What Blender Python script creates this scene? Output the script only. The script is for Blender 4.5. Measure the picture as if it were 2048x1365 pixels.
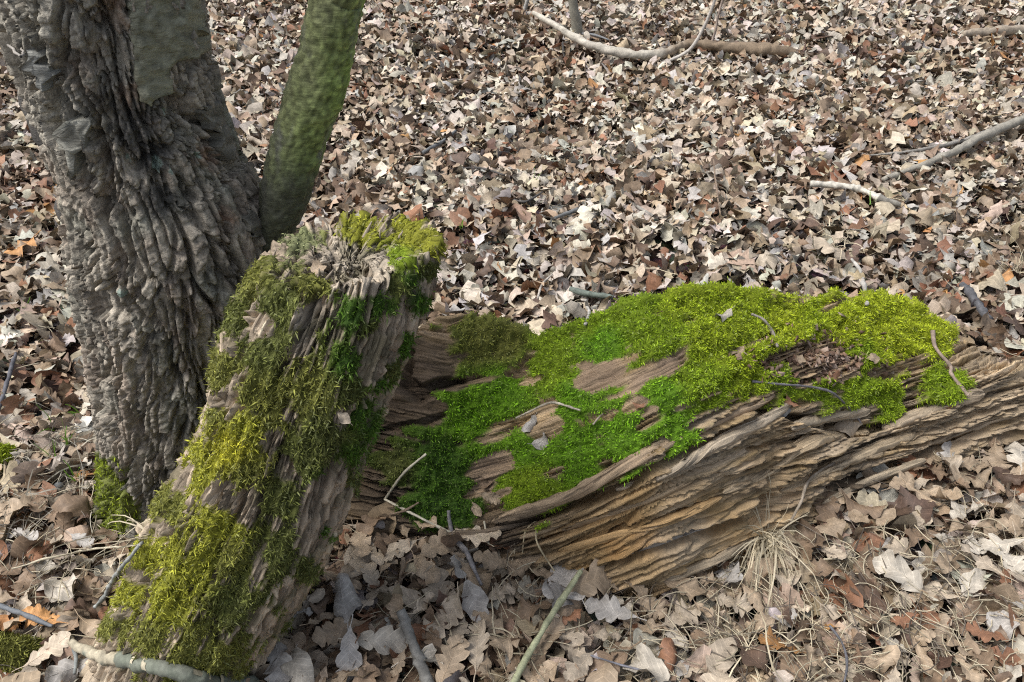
import bpy, math, random, time
import numpy as np
from mathutils import Vector, Matrix
from mathutils.bvhtree import BVHTree
from mathutils.geometry import delaunay_2d_cdt

T00 = time.time()
for o in list(bpy.data.objects):
    bpy.data.objects.remove(o)
scn = bpy.context.scene
COL = scn.collection
rad = math.radians

# ------------------------------------------------------------------ camera
CAM_H, PITCH, F_PX, W_PX, H_PX = 1.35, rad(36.0), 1607.0, 2048.0, 1365.0
cam = bpy.data.objects.new('camera', bpy.data.cameras.new('camera'))
COL.objects.link(cam)
cam.location = (0, 0, CAM_H)
cam.rotation_euler = (rad(90) - PITCH, 0, 0)
cam.data.sensor_width = 36.0
cam.data.lens = F_PX / W_PX * 36.0
cam.data.clip_start = 0.02
cam.data.clip_end = 500
scn.camera = cam

# ------------------------------------------------------------------ light
SUN_EL, SUN_AZ = rad(60), rad(-98)          # azimuth measured from +Y towards +X
world = bpy.data.worlds.new('World')
scn.world = world
world.use_nodes = True
nt = world.node_tree
sky = nt.nodes.new('ShaderNodeTexSky')
sky.sky_type = 'NISHITA'
sky.sun_disc = False
sky.sun_elevation = SUN_EL
sky.sun_rotation = SUN_AZ
sky.air_density = 1.0
sky.dust_density = 4.0
sky.ozone_density = 0.6
hs = nt.nodes.new('ShaderNodeHueSaturation')          # thin overcast: a whitish sky
hs.inputs['Saturation'].default_value = 0.6
nt.links.new(sky.outputs['Color'], hs.inputs['Color'])
nt.links.new(hs.outputs['Color'], nt.nodes['Background'].inputs['Color'])
nt.nodes['Background'].inputs['Strength'].default_value = 0.08
sl = bpy.data.lights.new('sun', 'SUN')
sl.energy = 1.5
sl.angle = rad(28)
sl.color = (1.0, 0.985, 0.97)
sun = bpy.data.objects.new('sun', sl)
COL.objects.link(sun)
sdir = Vector((math.sin(SUN_AZ) * math.cos(SUN_EL), math.cos(SUN_AZ) * math.cos(SUN_EL), math.sin(SUN_EL)))
sun.rotation_euler = sdir.to_track_quat('Z', 'Y').to_euler()
sun.location = sdir * 8
scn.view_settings.view_transform = 'Standard'
scn.view_settings.look = 'None'
scn.view_settings.gamma = 1.0
scn.view_settings.use_curve_mapping = False
scn.view_settings.exposure = 1.26
scn.cycles.use_denoising = False
scn.cycles.denoiser = 'OPENIMAGEDENOISE'
scn.cycles.denoising_input_passes = 'RGB_ALBEDO_NORMAL'
scn.cycles.denoising_prefilter = 'ACCURATE'
scn.cycles.filter_width = 1.15
scn.cycles.max_bounces = 5
scn.cycles.diffuse_bounces = 3

# ------------------------------------------------------------------ pixel helpers
CP, SP = math.cos(PITCH), math.sin(PITCH)
def ray(px, py):
    u = (px - W_PX / 2) / F_PX; v = -(py - H_PX / 2) / F_PX
    return Vector((u, CP + v * SP, -SP + v * CP))
def on_z(px, py, z=0.0):
    d = ray(px, py); k = (z - CAM_H) / d.z
    return Vector((d.x * k, d.y * k, z))
def at_y(px, py, y):
    d = ray(px, py); k = y / d.y
    return Vector((d.x * k, y, CAM_H + d.z * k))
def depth_of(p):
    return p[1] * CP + (CAM_H - p[2]) * SP
def project(P):
    P = np.asarray(P)
    x = P[..., 0]; y = P[..., 1]; z = P[..., 2] - CAM_H
    dz = np.maximum(y * CP - z * SP, 0.05)
    up = y * SP + z * CP
    return np.stack([W_PX / 2 + F_PX * x / dz, H_PX / 2 - F_PX * up / dz], -1)

# ------------------------------------------------------------------ noise
NR = np.random.RandomState(7)
PERM = NR.permutation(512).astype(np.int64)
GRAD = NR.normal(size=(512, 3)); GRAD /= np.linalg.norm(GRAD, axis=1)[:, None]
RND3 = NR.rand(512, 3)
def _h(i, j, k):
    return PERM[(PERM[(PERM[i & 511] + j) & 511] + k) & 511]
def perlin(P):
    P = np.asarray(P, float)
    i = np.floor(P).astype(np.int64); f = P - i
    u = f * f * f * (f * (f * 6 - 15) + 10)
    out = 0
    for dx in (0, 1):
        wx = u[:, 0] if dx else 1 - u[:, 0]
        for dy in (0, 1):
            wy = u[:, 1] if dy else 1 - u[:, 1]
            for dz in (0, 1):
                wz = u[:, 2] if dz else 1 - u[:, 2]
                g = GRAD[_h(i[:, 0] + dx, i[:, 1] + dy, i[:, 2] + dz)]
                d = g[:, 0] * (f[:, 0] - dx) + g[:, 1] * (f[:, 1] - dy) + g[:, 2] * (f[:, 2] - dz)
                out = out + wx * wy * wz * d
    return out * 1.5
def fbm(P, octs=4, gain=0.5, lac=2.03):
    P = np.asarray(P, float); a = 1.0; s = 0; t = 0
    for o in range(octs):
        s = s + a * perlin(P + 17.3 * o); t += a
        P = P * lac; a *= gain
    return s / t
def ridged(P, octs=3):
    P = np.asarray(P, float); a = 1.0; s = 0; t = 0
    for o in range(octs):
        s = s + a * (1 - np.abs(perlin(P + 9.1 * o)) * 2.2); t += a
        P = P * 2.1; a *= 0.5
    return s / t
def voronoi(P):
    P = np.asarray(P, float)
    i = np.floor(P).astype(np.int64); f = P - i
    f1 = np.full(len(P), 9.0); f2 = np.full(len(P), 9.0); cid = np.zeros(len(P), np.int64)
    for dx in (-1, 0, 1):
        for dy in (-1, 0, 1):
            for dz in (-1, 0, 1):
                h = _h(i[:, 0] + dx, i[:, 1] + dy, i[:, 2] + dz)
                q = RND3[h]
                d = np.sqrt((q[:, 0] + dx - f[:, 0]) ** 2 + (q[:, 1] + dy - f[:, 1]) ** 2 + (q[:, 2] + dz - f[:, 2]) ** 2)
                nb = d < f1
                f2 = np.where(nb, f1, np.minimum(f2, d))
                cid = np.where(nb, h, cid)
                f1 = np.where(nb, d, f1)
    return f1, f2, cid
def voronoi_off(P):
    f1, f2, cid = voronoi(P)
    q = RND3[cid]; f = P - np.floor(P); d = (q - f + 0.5) % 1.0 - 0.5
    return f1, f2, cid, d
def sstep(a, b, x):
    t = np.clip((x - a) / (b - a), 0, 1)
    return t * t * (3 - 2 * t)

# ------------------------------------------------------------------ mesh helpers
def mesh_from(name, V, Fq, smooth=True, col=None, uv=None):
    """V (n,3), Fq (m,4) or (m,3) int array"""
    V = np.ascontiguousarray(V, np.float32); Fq = np.ascontiguousarray(Fq, np.int32)
    m = bpy.data.meshes.new(name)
    k = Fq.shape[1]
    m.vertices.add(len(V)); m.vertices.foreach_set('co', V.ravel())
    m.loops.add(Fq.size); m.loops.foreach_set('vertex_index', Fq.ravel())
    m.polygons.add(len(Fq)); m.polygons.foreach_set('loop_start', np.arange(0, Fq.size, k, dtype=np.int32))
    if smooth:
        m.polygons.foreach_set('use_smooth', np.ones(len(Fq), bool))
    if col is not None:
        a = m.color_attributes.new('Col', 'FLOAT_COLOR', 'POINT')
        c = np.ones((len(V), 4), np.float32); c[:, :3] = col
        a.data.foreach_set('color', c.ravel())
    if uv is not None:
        l = m.uv_layers.new(name='UVMap')
        l.data.foreach_set('uv', np.ascontiguousarray(uv[Fq.ravel()], np.float32).ravel())
    m.update(calc_edges=True)
    return m
def obj(name, me, mat, parent=None, label=None, cat=None, group=None, kind=None, loc=None):
    o = bpy.data.objects.new(name, me); COL.objects.link(o)
    if mat is not None and me is not None and len(me.materials) == 0:
        me.materials.append(mat)
    if parent is not None:
        o.parent = parent
    if loc is not None:
        o.location = loc
    if label: o['label'] = label
    if cat: o['category'] = cat
    if group: o['group'] = group
    if kind: o['kind'] = kind
    return o
def grid_faces(nu, nv, wrap_v=False):
    a = np.arange(nu * nv).reshape(nu, nv)
    if wrap_v:
        b = np.roll(a, -1, axis=1)
        return np.stack([a[:-1], b[:-1], b[1:], a[1:]], -1).reshape(-1, 4)
    return np.stack([a[:-1, :-1], a[:-1, 1:], a[1:, 1:], a[1:, :-1]], -1).reshape(-1, 4)
def grid_normals(G, wrap_v=False):
    du = np.gradient(G, axis=0)
    if wrap_v:
        dv = np.roll(G, -1, 1) - np.roll(G, 1, 1)
    else:
        dv = np.gradient(G, axis=1)
    n = np.cross(dv, du)
    n /= np.linalg.norm(n, axis=-1, keepdims=True) + 1e-12
    return n
def crom(P, n):
    """Catmull-Rom through P (k,d) resampled to n points uniform in control index"""
    P = np.asarray(P, float); k = len(P)
    t = np.linspace(0, k - 1, n); i = np.clip(t.astype(int), 0, k - 2); f = (t - i)[:, None]
    p0 = P[np.clip(i - 1, 0, k - 1)]; p1 = P[i]; p2 = P[i + 1]; p3 = P[np.clip(i + 2, 0, k - 1)]
    return 0.5 * ((2 * p1) + (-p0 + p2) * f + (2 * p0 - 5 * p1 + 4 * p2 - p3) * f * f + (-p0 + 3 * p1 - 3 * p2 + p3) * f ** 3)

# ------------------------------------------------------------------ materials
def new_mat(name):
    m = bpy.data.materials.new(name); m.use_nodes = True
    n = m.node_tree.nodes; b = n['Principled BSDF']
    return m, m.node_tree, n, b
def node(nt, t, **kw):
    n = nt.nodes.new(t)
    for k, v in kw.items():
        if k == 'inp':
            for kk, vv in v.items():
                n.inputs[kk].default_value = vv
        else:
            setattr(n, k, v)
    return n
def attr_mat(name, rough=0.85, source='Col', var=0.35, nscale=(60, 60, 60), coord='Object', bump=0.4, bscale=None, bdist=0.002, spec=0.25, transl=0.0, tint_noise=None):
    m, t, n, b = new_mat(name)
    if source == 'Col':
        src = node(t, 'ShaderNodeAttribute', attribute_name='Col').outputs['Color']
    else:
        src = node(t, 'ShaderNodeObjectInfo').outputs['Color']
    tc = node(t, 'ShaderNodeTexCoord')
    mp = node(t, 'ShaderNodeMapping'); mp.inputs['Scale'].default_value = nscale
    t.links.new(tc.outputs[coord], mp.inputs['Vector'])
    nz = node(t, 'ShaderNodeTexNoise', inp={'Scale': 1.0, 'Detail': 6.0, 'Roughness': 0.65})
    t.links.new(mp.outputs[0], nz.inputs['Vector'])
    mr = node(t, 'ShaderNodeMapRange', inp={'From Min': 0.25, 'From Max': 0.75, 'To Min': 1 - var, 'To Max': 1 + var})
    t.links.new(nz.outputs['Fac'], mr.inputs['Value'])
    mx = node(t, 'ShaderNodeMix', data_type='RGBA', blend_type='MULTIPLY', inp={0: 1.0})
    t.links.new(src, mx.inputs[6]); t.links.new(mr.outputs[0], mx.inputs[7])
    t.links.new(mx.outputs[2], b.inputs['Base Color'])
    b.inputs['Roughness'].default_value = rough
    b.inputs['Specular IOR Level'].default_value = spec
    if bump > 0:
        mp2 = node(t, 'ShaderNodeMapping'); mp2.inputs['Scale'].default_value = bscale or nscale
        t.links.new(tc.outputs[coord], mp2.inputs['Vector'])
        nb = node(t, 'ShaderNodeTexNoise', inp={'Scale': 1.0, 'Detail': 5.0, 'Roughness': 0.6})
        t.links.new(mp2.outputs[0], nb.inputs['Vector'])
        bp = node(t, 'ShaderNodeBump', inp={'Strength': bump, 'Distance': bdist})
        t.links.new(nb.outputs['Fac'], bp.inputs['Height']); t.links.new(bp.outputs[0], b.inputs['Normal'])
    if transl > 0:
        tr = node(t, 'ShaderNodeBsdfTranslucent'); ms = node(t, 'ShaderNodeMixShader', inp={0: transl})
        t.links.new(mx.outputs[2], tr.inputs['Color'])
        t.links.new(b.outputs[0], ms.inputs[1]); t.links.new(tr.outputs[0], ms.inputs[2])
        t.links.new(ms.outputs[0], n['Material Output'].inputs['Surface'])
    return m
def leaf_mat(name, source):
    k = 1.0 if source == 'Col' else 0.085        # single leaves are unit meshes scaled down
    m = attr_mat(name, rough=0.6, source=source, var=0.42, nscale=(55 * k,) * 3, bump=0.35, bscale=(170 * k,) * 3, bdist=0.0015, spec=0.3, transl=0.0)
    t = m.node_tree; n = t.nodes
    # side veins: slightly paler lines following the leaf's own uv
    uv = node(t, 'ShaderNodeUVMap', uv_map='UVMap'); sp = node(t, 'ShaderNodeSeparateXYZ')
    t.links.new(uv.outputs[0], sp.inputs[0])
    ab = node(t, 'ShaderNodeMath', operation='ABSOLUTE'); t.links.new(sp.outputs[1], ab.inputs[0])
    m1 = node(t, 'ShaderNodeMath', operation='MULTIPLY', inp={1: 0.75}); t.links.new(ab.outputs[0], m1.inputs[0])
    s1 = node(t, 'ShaderNodeMath', operation='SUBTRACT'); t.links.new(sp.outputs[0], s1.inputs[0]); t.links.new(m1.outputs[0], s1.inputs[1])
    m2 = node(t, 'ShaderNodeMath', operation='MULTIPLY', inp={1: 7.0}); t.links.new(s1.outputs[0], m2.inputs[0])
    pp = node(t, 'ShaderNodeMath', operation='PINGPONG', inp={1: 0.5}); t.links.new(m2.outputs[0], pp.inputs[0])
    mr = node(t, 'ShaderNodeMapRange', inp={'From Min': 0.0, 'From Max': 0.10, 'To Min': 1.38, 'To Max': 1.0}); t.links.new(pp.outputs[0], mr.inputs['Value'])
    b = n['Principled BSDF']
    old = b.inputs['Base Color'].links[0].from_socket
    mx = node(t, 'ShaderNodeMix', data_type='RGBA', blend_type='MULTIPLY', inp={0: 1.0})
    t.links.new(old, mx.inputs[6]); t.links.new(mr.outputs[0], mx.inputs[7]); t.links.new(mx.outputs[2], b.inputs['Base Color'])
    return m
M = {}
M['leafstuff'] = leaf_mat('dry_leaf_litter', 'Col')
M['leaf'] = leaf_mat('dry_leaf', 'obj')
M['midrib'] = attr_mat('leaf_midrib', source='obj', var=0.1, bump=0)
M['bark'] = attr_mat('rough_bark', rough=0.92, var=0.6, nscale=(140, 140, 60), bump=0.8, bscale=(110, 110, 300), bdist=0.003)
M['plate'] = attr_mat('bark_plate', rough=0.8, var=0.35, nscale=(90, 90, 260), bump=0.8, bscale=(60, 60, 330), bdist=0.003)
M['stem'] = attr_mat('algae_green_bark', rough=0.75, var=0.65, nscale=(70, 70, 150), bump=0.5, bscale=(50, 50, 330), bdist=0.0025, spec=0.35)
M['wood'] = attr_mat('rotten_wood', rough=0.9, var=0.5, nscale=(9, 260, 1), coord='UV', bump=0.9, bscale=(14, 420, 1), bdist=0.004)
M['moss'] = attr_mat('moss', rough=0.75, var=0.3, nscale=(120, 120, 120), bump=0, spec=0.3, transl=0.2)
M['stick'] = attr_mat('twig_bark', rough=0.75, var=0.35, nscale=(120, 120, 120), bump=0.6, bscale=(200, 200, 200), bdist=0.001, spec=0.35)
M['straw'] = attr_mat('dry_straw', rough=0.55, var=0.2, nscale=(90, 90, 90), bump=0, spec=0.4, transl=0.12)
M['grass'] = attr_mat('fresh_grass', rough=0.5, var=0.2, nscale=(90, 90, 90), bump=0, spec=0.4, transl=0.25)
M['crumb'] = attr_mat('bark_crumbs', rough=0.9, var=0.3, nscale=(200, 200, 200), bump=0)
M['soil'] = None
m, t, n, b = new_mat('soil_and_leaf_mould')
tc = node(t, 'ShaderNodeTexCoord')
vz = node(t, 'ShaderNodeTexVoronoi', inp={'Scale': 26.0, 'Randomness': 1.0}); t.links.new(tc.outputs['Object'], vz.inputs['Vector'])
nz = node(t, 'ShaderNodeTexNoise', inp={'Scale': 60.0, 'Detail': 8.0, 'Roughness': 0.7}); t.links.new(tc.outputs['Object'], nz.inputs['Vector'])
cr = node(t, 'ShaderNodeValToRGB'); e = cr.color_ramp.elements
e[0].color = (0.02, 0.014, 0.01, 1); e[1].color = (0.16, 0.115, 0.08, 1); e[0].position = 0.3; e[1].position = 0.75
t.links.new(nz.outputs['Fac'], cr.inputs[0])
mx = node(t, 'ShaderNodeMix', data_type='RGBA', blend_type='MULTIPLY', inp={0: 0.7})
t.links.new(cr.outputs[0], mx.inputs[6]); t.links.new(vz.outputs['Color'], mx.inputs[7]); t.links.new(mx.outputs[2], b.inputs['Base Color'])
b.inputs['Roughness'].default_value = 0.95
bp = node(t, 'ShaderNodeBump', inp={'Strength': 1.0, 'Distance': 0.02}); t.links.new(nz.outputs['Fac'], bp.inputs['Height']); t.links.new(bp.outputs[0], b.inputs['Normal'])
M['soil'] = m

# ------------------------------------------------------------------ ground
def ground_z(x, y):
    x = np.asarray(x, float); y = np.asarray(y, float)
    w = np.clip((y - 1.9) / 1.5, 0, 1)
    P = np.stack([x * 0.55, y * 0.55, np.zeros_like(x) + 3.3], -1).reshape(-1, 3)
    return (perlin(P).reshape(x.shape) * 0.10 * w)
gx = np.concatenate([[-120, -60, -30, -15], np.linspace(-9, 9, 73), [15, 30, 60, 120]])
gy = np.concatenate([[-120, -60, -20, -6], np.linspace(-2, 14, 65), [22, 40, 80, 160]])
X, Y = np.meshgrid(gx, gy, indexing='ij')
Z = ground_z(X, Y)
Vg = np.stack([X, Y, Z], -1).reshape(-1, 3)
fg = grid_faces(len(gx), len(gy))[:, ::-1]
obj('ground', mesh_from('ground', Vg, fg), M['soil'], kind='structure', label='dark leaf mould and soil of the forest floor under the dead leaves')
LIT = 0.045   # usual top of the leaf litter

# ------------------------------------------------------------------ blob fields
def blob_field(pxy, blobs, slant=False):
    """blobs: (px, py, r, ...) -> max of (1-d/r) falloff"""
    f = np.full(len(pxy), -1.0)
    for bl in blobs:
        dx = pxy[:, 0] - bl[0]; dy = pxy[:, 1] - bl[1]
        if slant: dx, dy = (dx * .9 - dy * .436) / 1.7, (dx * .436 + dy * .9) / .7
        d = np.hypot(dx, dy) / bl[2]
        f = np.maximum(f, 1 - d)
    return f
def blob_color(pxy, blobs):
    w = np.zeros(len(pxy)) + 1e-6; c = np.zeros((len(pxy), 3)); h = np.zeros(len(pxy))
    for bl in blobs:
        d2 = ((pxy[:, 0] - bl[0]) ** 2 + (pxy[:, 1] - bl[1]) ** 2) / (bl[2] * 0.8) ** 2
        k = 1.0 / (0.05 + d2) ** 2
        w += k; c += k[:, None] * np.array(bl[3]); h += k * (bl[4] if len(bl) > 4 else 1.0)
    return c / w[:, None], h / w
def poly_dist(pxy, pts):
    best = np.full(len(pxy), 1e9); along = np.zeros(len(pxy)); tot = 0
    for a, b in zip(pts[:-1], pts[1:]):
        a = np.array(a, float); b = np.array(b, float); ab = b - a; L = np.hypot(*ab)
        t = np.clip(((pxy - a) @ ab) / (L * L), 0, 1)
        d = np.linalg.norm(pxy - (a + t[:, None] * ab), axis=1)
        along = np.where(d < best, tot + t * L, along); best = np.minimum(best, d); tot += L
    return best, along / tot
YG = (0.27, 0.34, 0.018); YY = (0.33, 0.385, 0.022); GR = (0.15, 0.30, 0.013); DG = (0.065, 0.135, 0.011)
OL = (0.19, 0.195, 0.042); DO = (0.115, 0.13, 0.032); SY = (.36, .345, .03); SG = (.29, .295, .032); PG = (0.25, 0.27, 0.13); MG = (0.21, 0.30, 0.016)

def moss_var(P, N, C, L, rs, width, flat, droop):
    """one short kite-shaped frond per point"""
    n = len(P)
    r = rs.normal(size=(n, 3)); tang = r - (r * N).sum(1, keepdims=True) * N
    tang /= np.linalg.norm(tang, axis=1, keepdims=True) + 1e-9
    d = N * (1 - flat) + tang * flat + np.array([0, 0, -droop * .5]) + rs.normal(size=(n, 3)) * .15
    d /= np.linalg.norm(d, axis=1, keepdims=True)
    L = L * (0.55 + 0.9 * rs.rand(n))[:, None]
    side = np.cross(d, rs.normal(size=(n, 3))); side /= np.linalg.norm(side, axis=1, keepdims=True) + 1e-9
    w = width * (0.6 + 0.8 * rs.rand(n))[:, None]
    base = P - N * 0.0015; tip = base + d * L + np.array([0, 0, -1.0]) * L * droop * .3; mid = base + d * L * .5
    V = np.stack([base, mid + side * w * .5, tip, mid - side * w * .5], 1)
    Fq = np.arange(n * 4).reshape(n, 4)
    cc = np.repeat((C * (0.45 + 1.1 * rs.rand(n))[:, None])[:, None], 4, 1)
    return V.reshape(-1, 3), Fq, cc.reshape(-1, 3)
def pick(rs, weight, n):
    c = np.cumsum(weight); return np.searchsorted(c, rs.rand(n) * c[-1])

BVH = []            # (name, tree) of the large woods, for resting things on them
def add_bvh(G, wrap, st=(4, 4)):
    g = G[::st[0], ::st[1]]
    V = g.reshape(-1, 3); Fq = grid_faces(g.shape[0], g.shape[1], wrap)
    BVH.append(BVHTree.FromPolygons([tuple(v) for v in V], [tuple(int(i) for i in f) for f in Fq]))
def hit(px, py, lit=LIT, only=None):
    d = ray(px, py).normalized(); o = Vector((0, 0, CAM_H))
    g = on_z(px, py, lit); g.z = float(ground_z(g.x, g.y)) + lit; best = ((g - o).length, on_z(px, py, g.z), Vector((0, 0, 1)))
    for k, tr in enumerate(BVH):
        if only is not None and k != only: continue
        p, nn, i, dist = tr.ray_cast(o, d)
        if p is not None and dist < best[0]:
            if nn.dot(d) > 0: nn = -nn
            best = (dist, p, nn)
    return best[1], best[2]

# ------------------------------------------------------------------ fallen log
ST = [  # top silhouette, crest, front foot (pixels), plan depth of the top behind the foot
    ((735, 725), (680, 890), (600, 1030), .20),
    ((868, 655), (830, 900), (780, 1065), .25),
    ((960, 662), (920, 965), (880, 1085), .29),
    ((1080, 692), (990, 1015), (1000, 1120), .31),
    ((1180, 662), (1140, 950), (1140, 1165), .32),
    ((1300, 627), (1290, 890), (1310, 1195), .33),
    ((1450, 607), (1430, 828), (1470, 1135), .33),
    ((1600, 620), (1550, 797), (1620, 1060), .33),
    ((1730, 614), (1700, 835), (1750, 1000), .33),
    ((1850, 642), (1800, 818), (1850, 950), .30),
    ((1925, 695), (1900, 778), (1940, 920), .24),
    ((2060, 747), (2060, 785), (2060, 888), .17),
    ((2220, 800), (2220, 830), (2220, 890), .13),
]
prof = []
for tpx, cpx, fpx, dy in ST:
    F = on_z(*fpx, 0.02); Tt = at_y(*tpx, F.y + dy); Cc = at_y(*cpx, F.y + dy * 0.27)
    Mm = Tt.lerp(Cc, 0.5) + Vector((0, -0.012, 0.03)); Nn = Cc.lerp(F, 0.5) + Vector((0, -0.012, 0.006))
    Bk = Vector((Tt.x, Tt.y + 0.11, Tt.z * 0.55)); Bb = Vector((Tt.x, Tt.y + 0.13, -0.08))
    Ff = F + Vector((0, 0.03, -0.10))
    prof.append([Bb, Bk, Tt + Vector((0, 0.045, -0.008)), Tt, Mm, Cc, Nn, F, Ff])
prof = np.array([[list(p) for p in r] for r in prof])          # stations x 9 x 3
NU, NV = 500, 410
tmp = np.stack([crom(prof[:, k], NU) for k in range(prof.shape[1])], 1)     # NU x 9 x 3
def resample_rows(R, nv, wts):
    out = np.empty((len(R), nv, 3))
    for i in range(len(R)):
        c = crom(R[i], 240)
        s = np.concatenate([[0], np.cumsum(np.linalg.norm(np.diff(c, axis=0), axis=1) * wts)])
        q = np.linspace(0, s[-1], nv)
        for d in range(3): out[i, :, d] = np.interp(q, s, c[:, d])
    return out
wts = np.interp(np.linspace(0, 8, 239), [0, 2, 3, 8], [0.35, 0.5, 1.0, 1.0])
G = resample_rows(tmp, NV, wts)
# round off the left end
uu = np.linspace(0, 1, NU)[:, None, None]
cen = G.mean(1, keepdims=True)
endk = np.sqrt(np.clip(1 - (1 - np.clip(uu / 0.05, 0, 1)) ** 2, 0, 1))
G = cen + (G - cen) * (0.02 + 0.98 * endk)
Nrm = grid_normals(G)
if (Nrm[NU // 2, NV // 2, 2]) < 0: Nrm = -Nrm
sU = np.cumsum(np.concatenate([[0], np.linalg.norm(np.diff(G[:, NV // 2], axis=0), axis=1)]))[:, None] * np.ones((1, NV))
sV = np.cumsum(np.concatenate([np.zeros((NU, 1)), np.linalg.norm(np.diff(G, axis=1), axis=2)], 1), 1)
pxy = project(G.reshape(-1, 3))
Pf = G.reshape(-1, 3)
# the grain climbs from the foot to the crest, so the fibre pattern has its own slanted coordinates on the wood
yc = np.interp(pxy[:, 0], [500, 900, 1000, 1100, 1250, 1400, 1550, 1700, 1900, 2300], [1010, 1080, 1055, 1026, 965, 893, 820, 757, 683, 540])
Vv = (pxy[:, 1] - yc) * 1.02e-3; U = pxy[:, 0] * 1.08e-3
lowU = np.stack([U * 1.6, Vv * 2.5, 0 * U], -1); Vv = Vv + .010 * perlin(lowU * 2)
LOG_MOSS = [
    (1100, 680, 60, MG), (1180, 650, 60, MG), (1250, 628, 60, MG), (1350, 612, 60, YG, 1.3), (1420, 605, 50, YG, 1.4), (1300, 600, 50, MG), (1200, 630, 50, MG), (1020, 670, 50, OL),
    (940, 840, 95, GR), (880, 930, 100, DG), (1000, 780, 95, GR), (860, 1005, 70, DG), (1100, 735, 80, MG), (1050, 905, 70, GR), (1060, 965, 85, MG),
    (1150, 905, 85, GR), (1250, 865, 80, GR), (1350, 850, 65, GR), (1400, 765, 95, MG, 1.4), (1310, 685, 95, MG, 1.4), (1210, 690, 75, GR), (1480, 640, 105, YG, 1.6),
    (1570, 640, 70, YY, 1.5), (1480, 735, 75, YG, 1.5), (1700, 650, 80, YY, 2.4), (1780, 655, 105, YY, 3.0), (1860, 675, 65, YY, 2.4), (1720, 705, 50, MG, 2.0),
    (1650, 780, 45, MG), (1720, 780, 55, MG, 1.6), (1770, 805, 45, MG, 1.4), (1885, 768, 58, MG, 2.4), (960, 690, 80, OL), (1330, 790, 60, GR), (1560, 765, 50, MG),
    (1420, 690, 80, YG, 1.5), (1150, 800, 60, GR), (930, 1010, 60, DG), (800, 930, 60, DO), (1010, 700, 60, OL), (1620, 640, 60, YG, 1.8)]
LOG_BARE = [(1200, 750, 52), (1290, 745, 40), (1340, 725, 40), (1270, 810, 30), (1420, 790, 22), (1095, 860, 36), (985, 930, 52), (950, 985, 34), (1630, 715, 62),
            (1690, 735, 50), (1600, 740, 30), (850, 760, 70), (1790, 740, 34), (860, 680, 40), (1220, 830, 22), (1300, 822, 20), (1010, 985, 20)]
nz1 = fbm(Pf * 26, 4); nz2 = fbm(Pf * 9 + 5, 3)
mf = blob_field(pxy, LOG_MOSS); bf = blob_field(pxy, [(a_, b_, c_ * .70) for a_, b_, c_ in LOG_BARE], True)
# moss grows in streaks along the grain
strk = perlin(np.stack([U * 5, Vv * 34, 0 * U], -1)) + .5 * perlin(np.stack([U * 9, Vv * 70, 0 * U + 4], -1))
mk = sstep(0.0, 0.22, mf - np.maximum(bf, 0) * 1.25 + nz1 * 0.40 + strk * 0.58 - 0.13)
# keep moss off the split front face below the crest line and off the back
crest_v = np.array([np.interp(i, np.linspace(0, NU, len(ST)), [p[1][1] for p in ST]) for i in range(NU)])
mc, mh = blob_color(pxy, LOG_MOSS)
grain = ridged(np.stack([U * 5, Vv * 60, U * 0], -1) + 0.35 * np.stack([0 * U, nz2 * 2, 0 * U], -1), 3)
fibre = fbm(np.stack([U * 14, Vv * 170, U * 0 + 4], -1), 3)
slab = perlin(np.stack([U * 3.2 + 2, Vv * 19 + nz2 * 1.1, U * 0], -1))
slab2 = perlin(np.stack([U * 8 + 2, Vv * 42 + nz2 * 1.1, U * 0 + 8], -1))
chip_f1, chip_f2, chip_id = voronoi(np.stack([U * 6, Vv * 95, 0 * U], -1) + np.stack([nz2 * .8, nz1 * .9, 0 * U], -1))
chipR = RND3[chip_id][:, 0]
lw = perlin(np.stack([U * 1.7, Vv * 4, 0 * U + 3], -1)) * .8 + perlin(np.stack([U * 6, Vv * 14, 0 * U + 9], -1)) * .22
sawA = (Vv * 21 + lw) % 1.0
ampA = sstep(-.25, .35, perlin(np.stack([U * 3, np.floor(Vv * 21 + lw) * 3.7, 0 * U], -1)))
cr1 = np.abs(perlin(np.stack([U * 1.8, Vv * 24 + lw, 0 * U + 1], -1))); cr2 = np.abs(perlin(np.stack([U * 3.0, Vv * 60 + lw, 0 * U + 6], -1))); cr3 = np.abs(perlin(np.stack([U * 6, Vv * 115 + lw, 0 * U + 16], -1)))
crk = np.clip(1 - 1.2 * np.clip(blob_field(pxy, [(985, 940, 110), (1200, 750, 110), (1310, 760, 110), (840, 760, 150), (1100, 860, 80)]) * 1.6, 0, .75), 0.1, 1)
disp = slab * 0.016 + (sawA - .5) * .014 * ampA * crk + slab2 * 0.008 - crk * (.024 * sstep(.075, .025, cr1) + .014 * sstep(.10, .04, cr2) + .007 * sstep(.14, .04, cr3)) + fibre * 0.006 + (chipR - 0.5) * 0.006
rightness = sstep(1450, 1750, pxy[:, 0])
cz1, cz2, czi = voronoi(np.stack([U * 24, Vv * 60, 0 * U], -1) + np.stack([nz1, nz1, 0 * U], -1) * .9)
disp += rightness * ((RND3[czi][:, 1] - 0.5) * 0.016 - 0.008 * sstep(.14, 0, cz2 - cz1))
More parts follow.
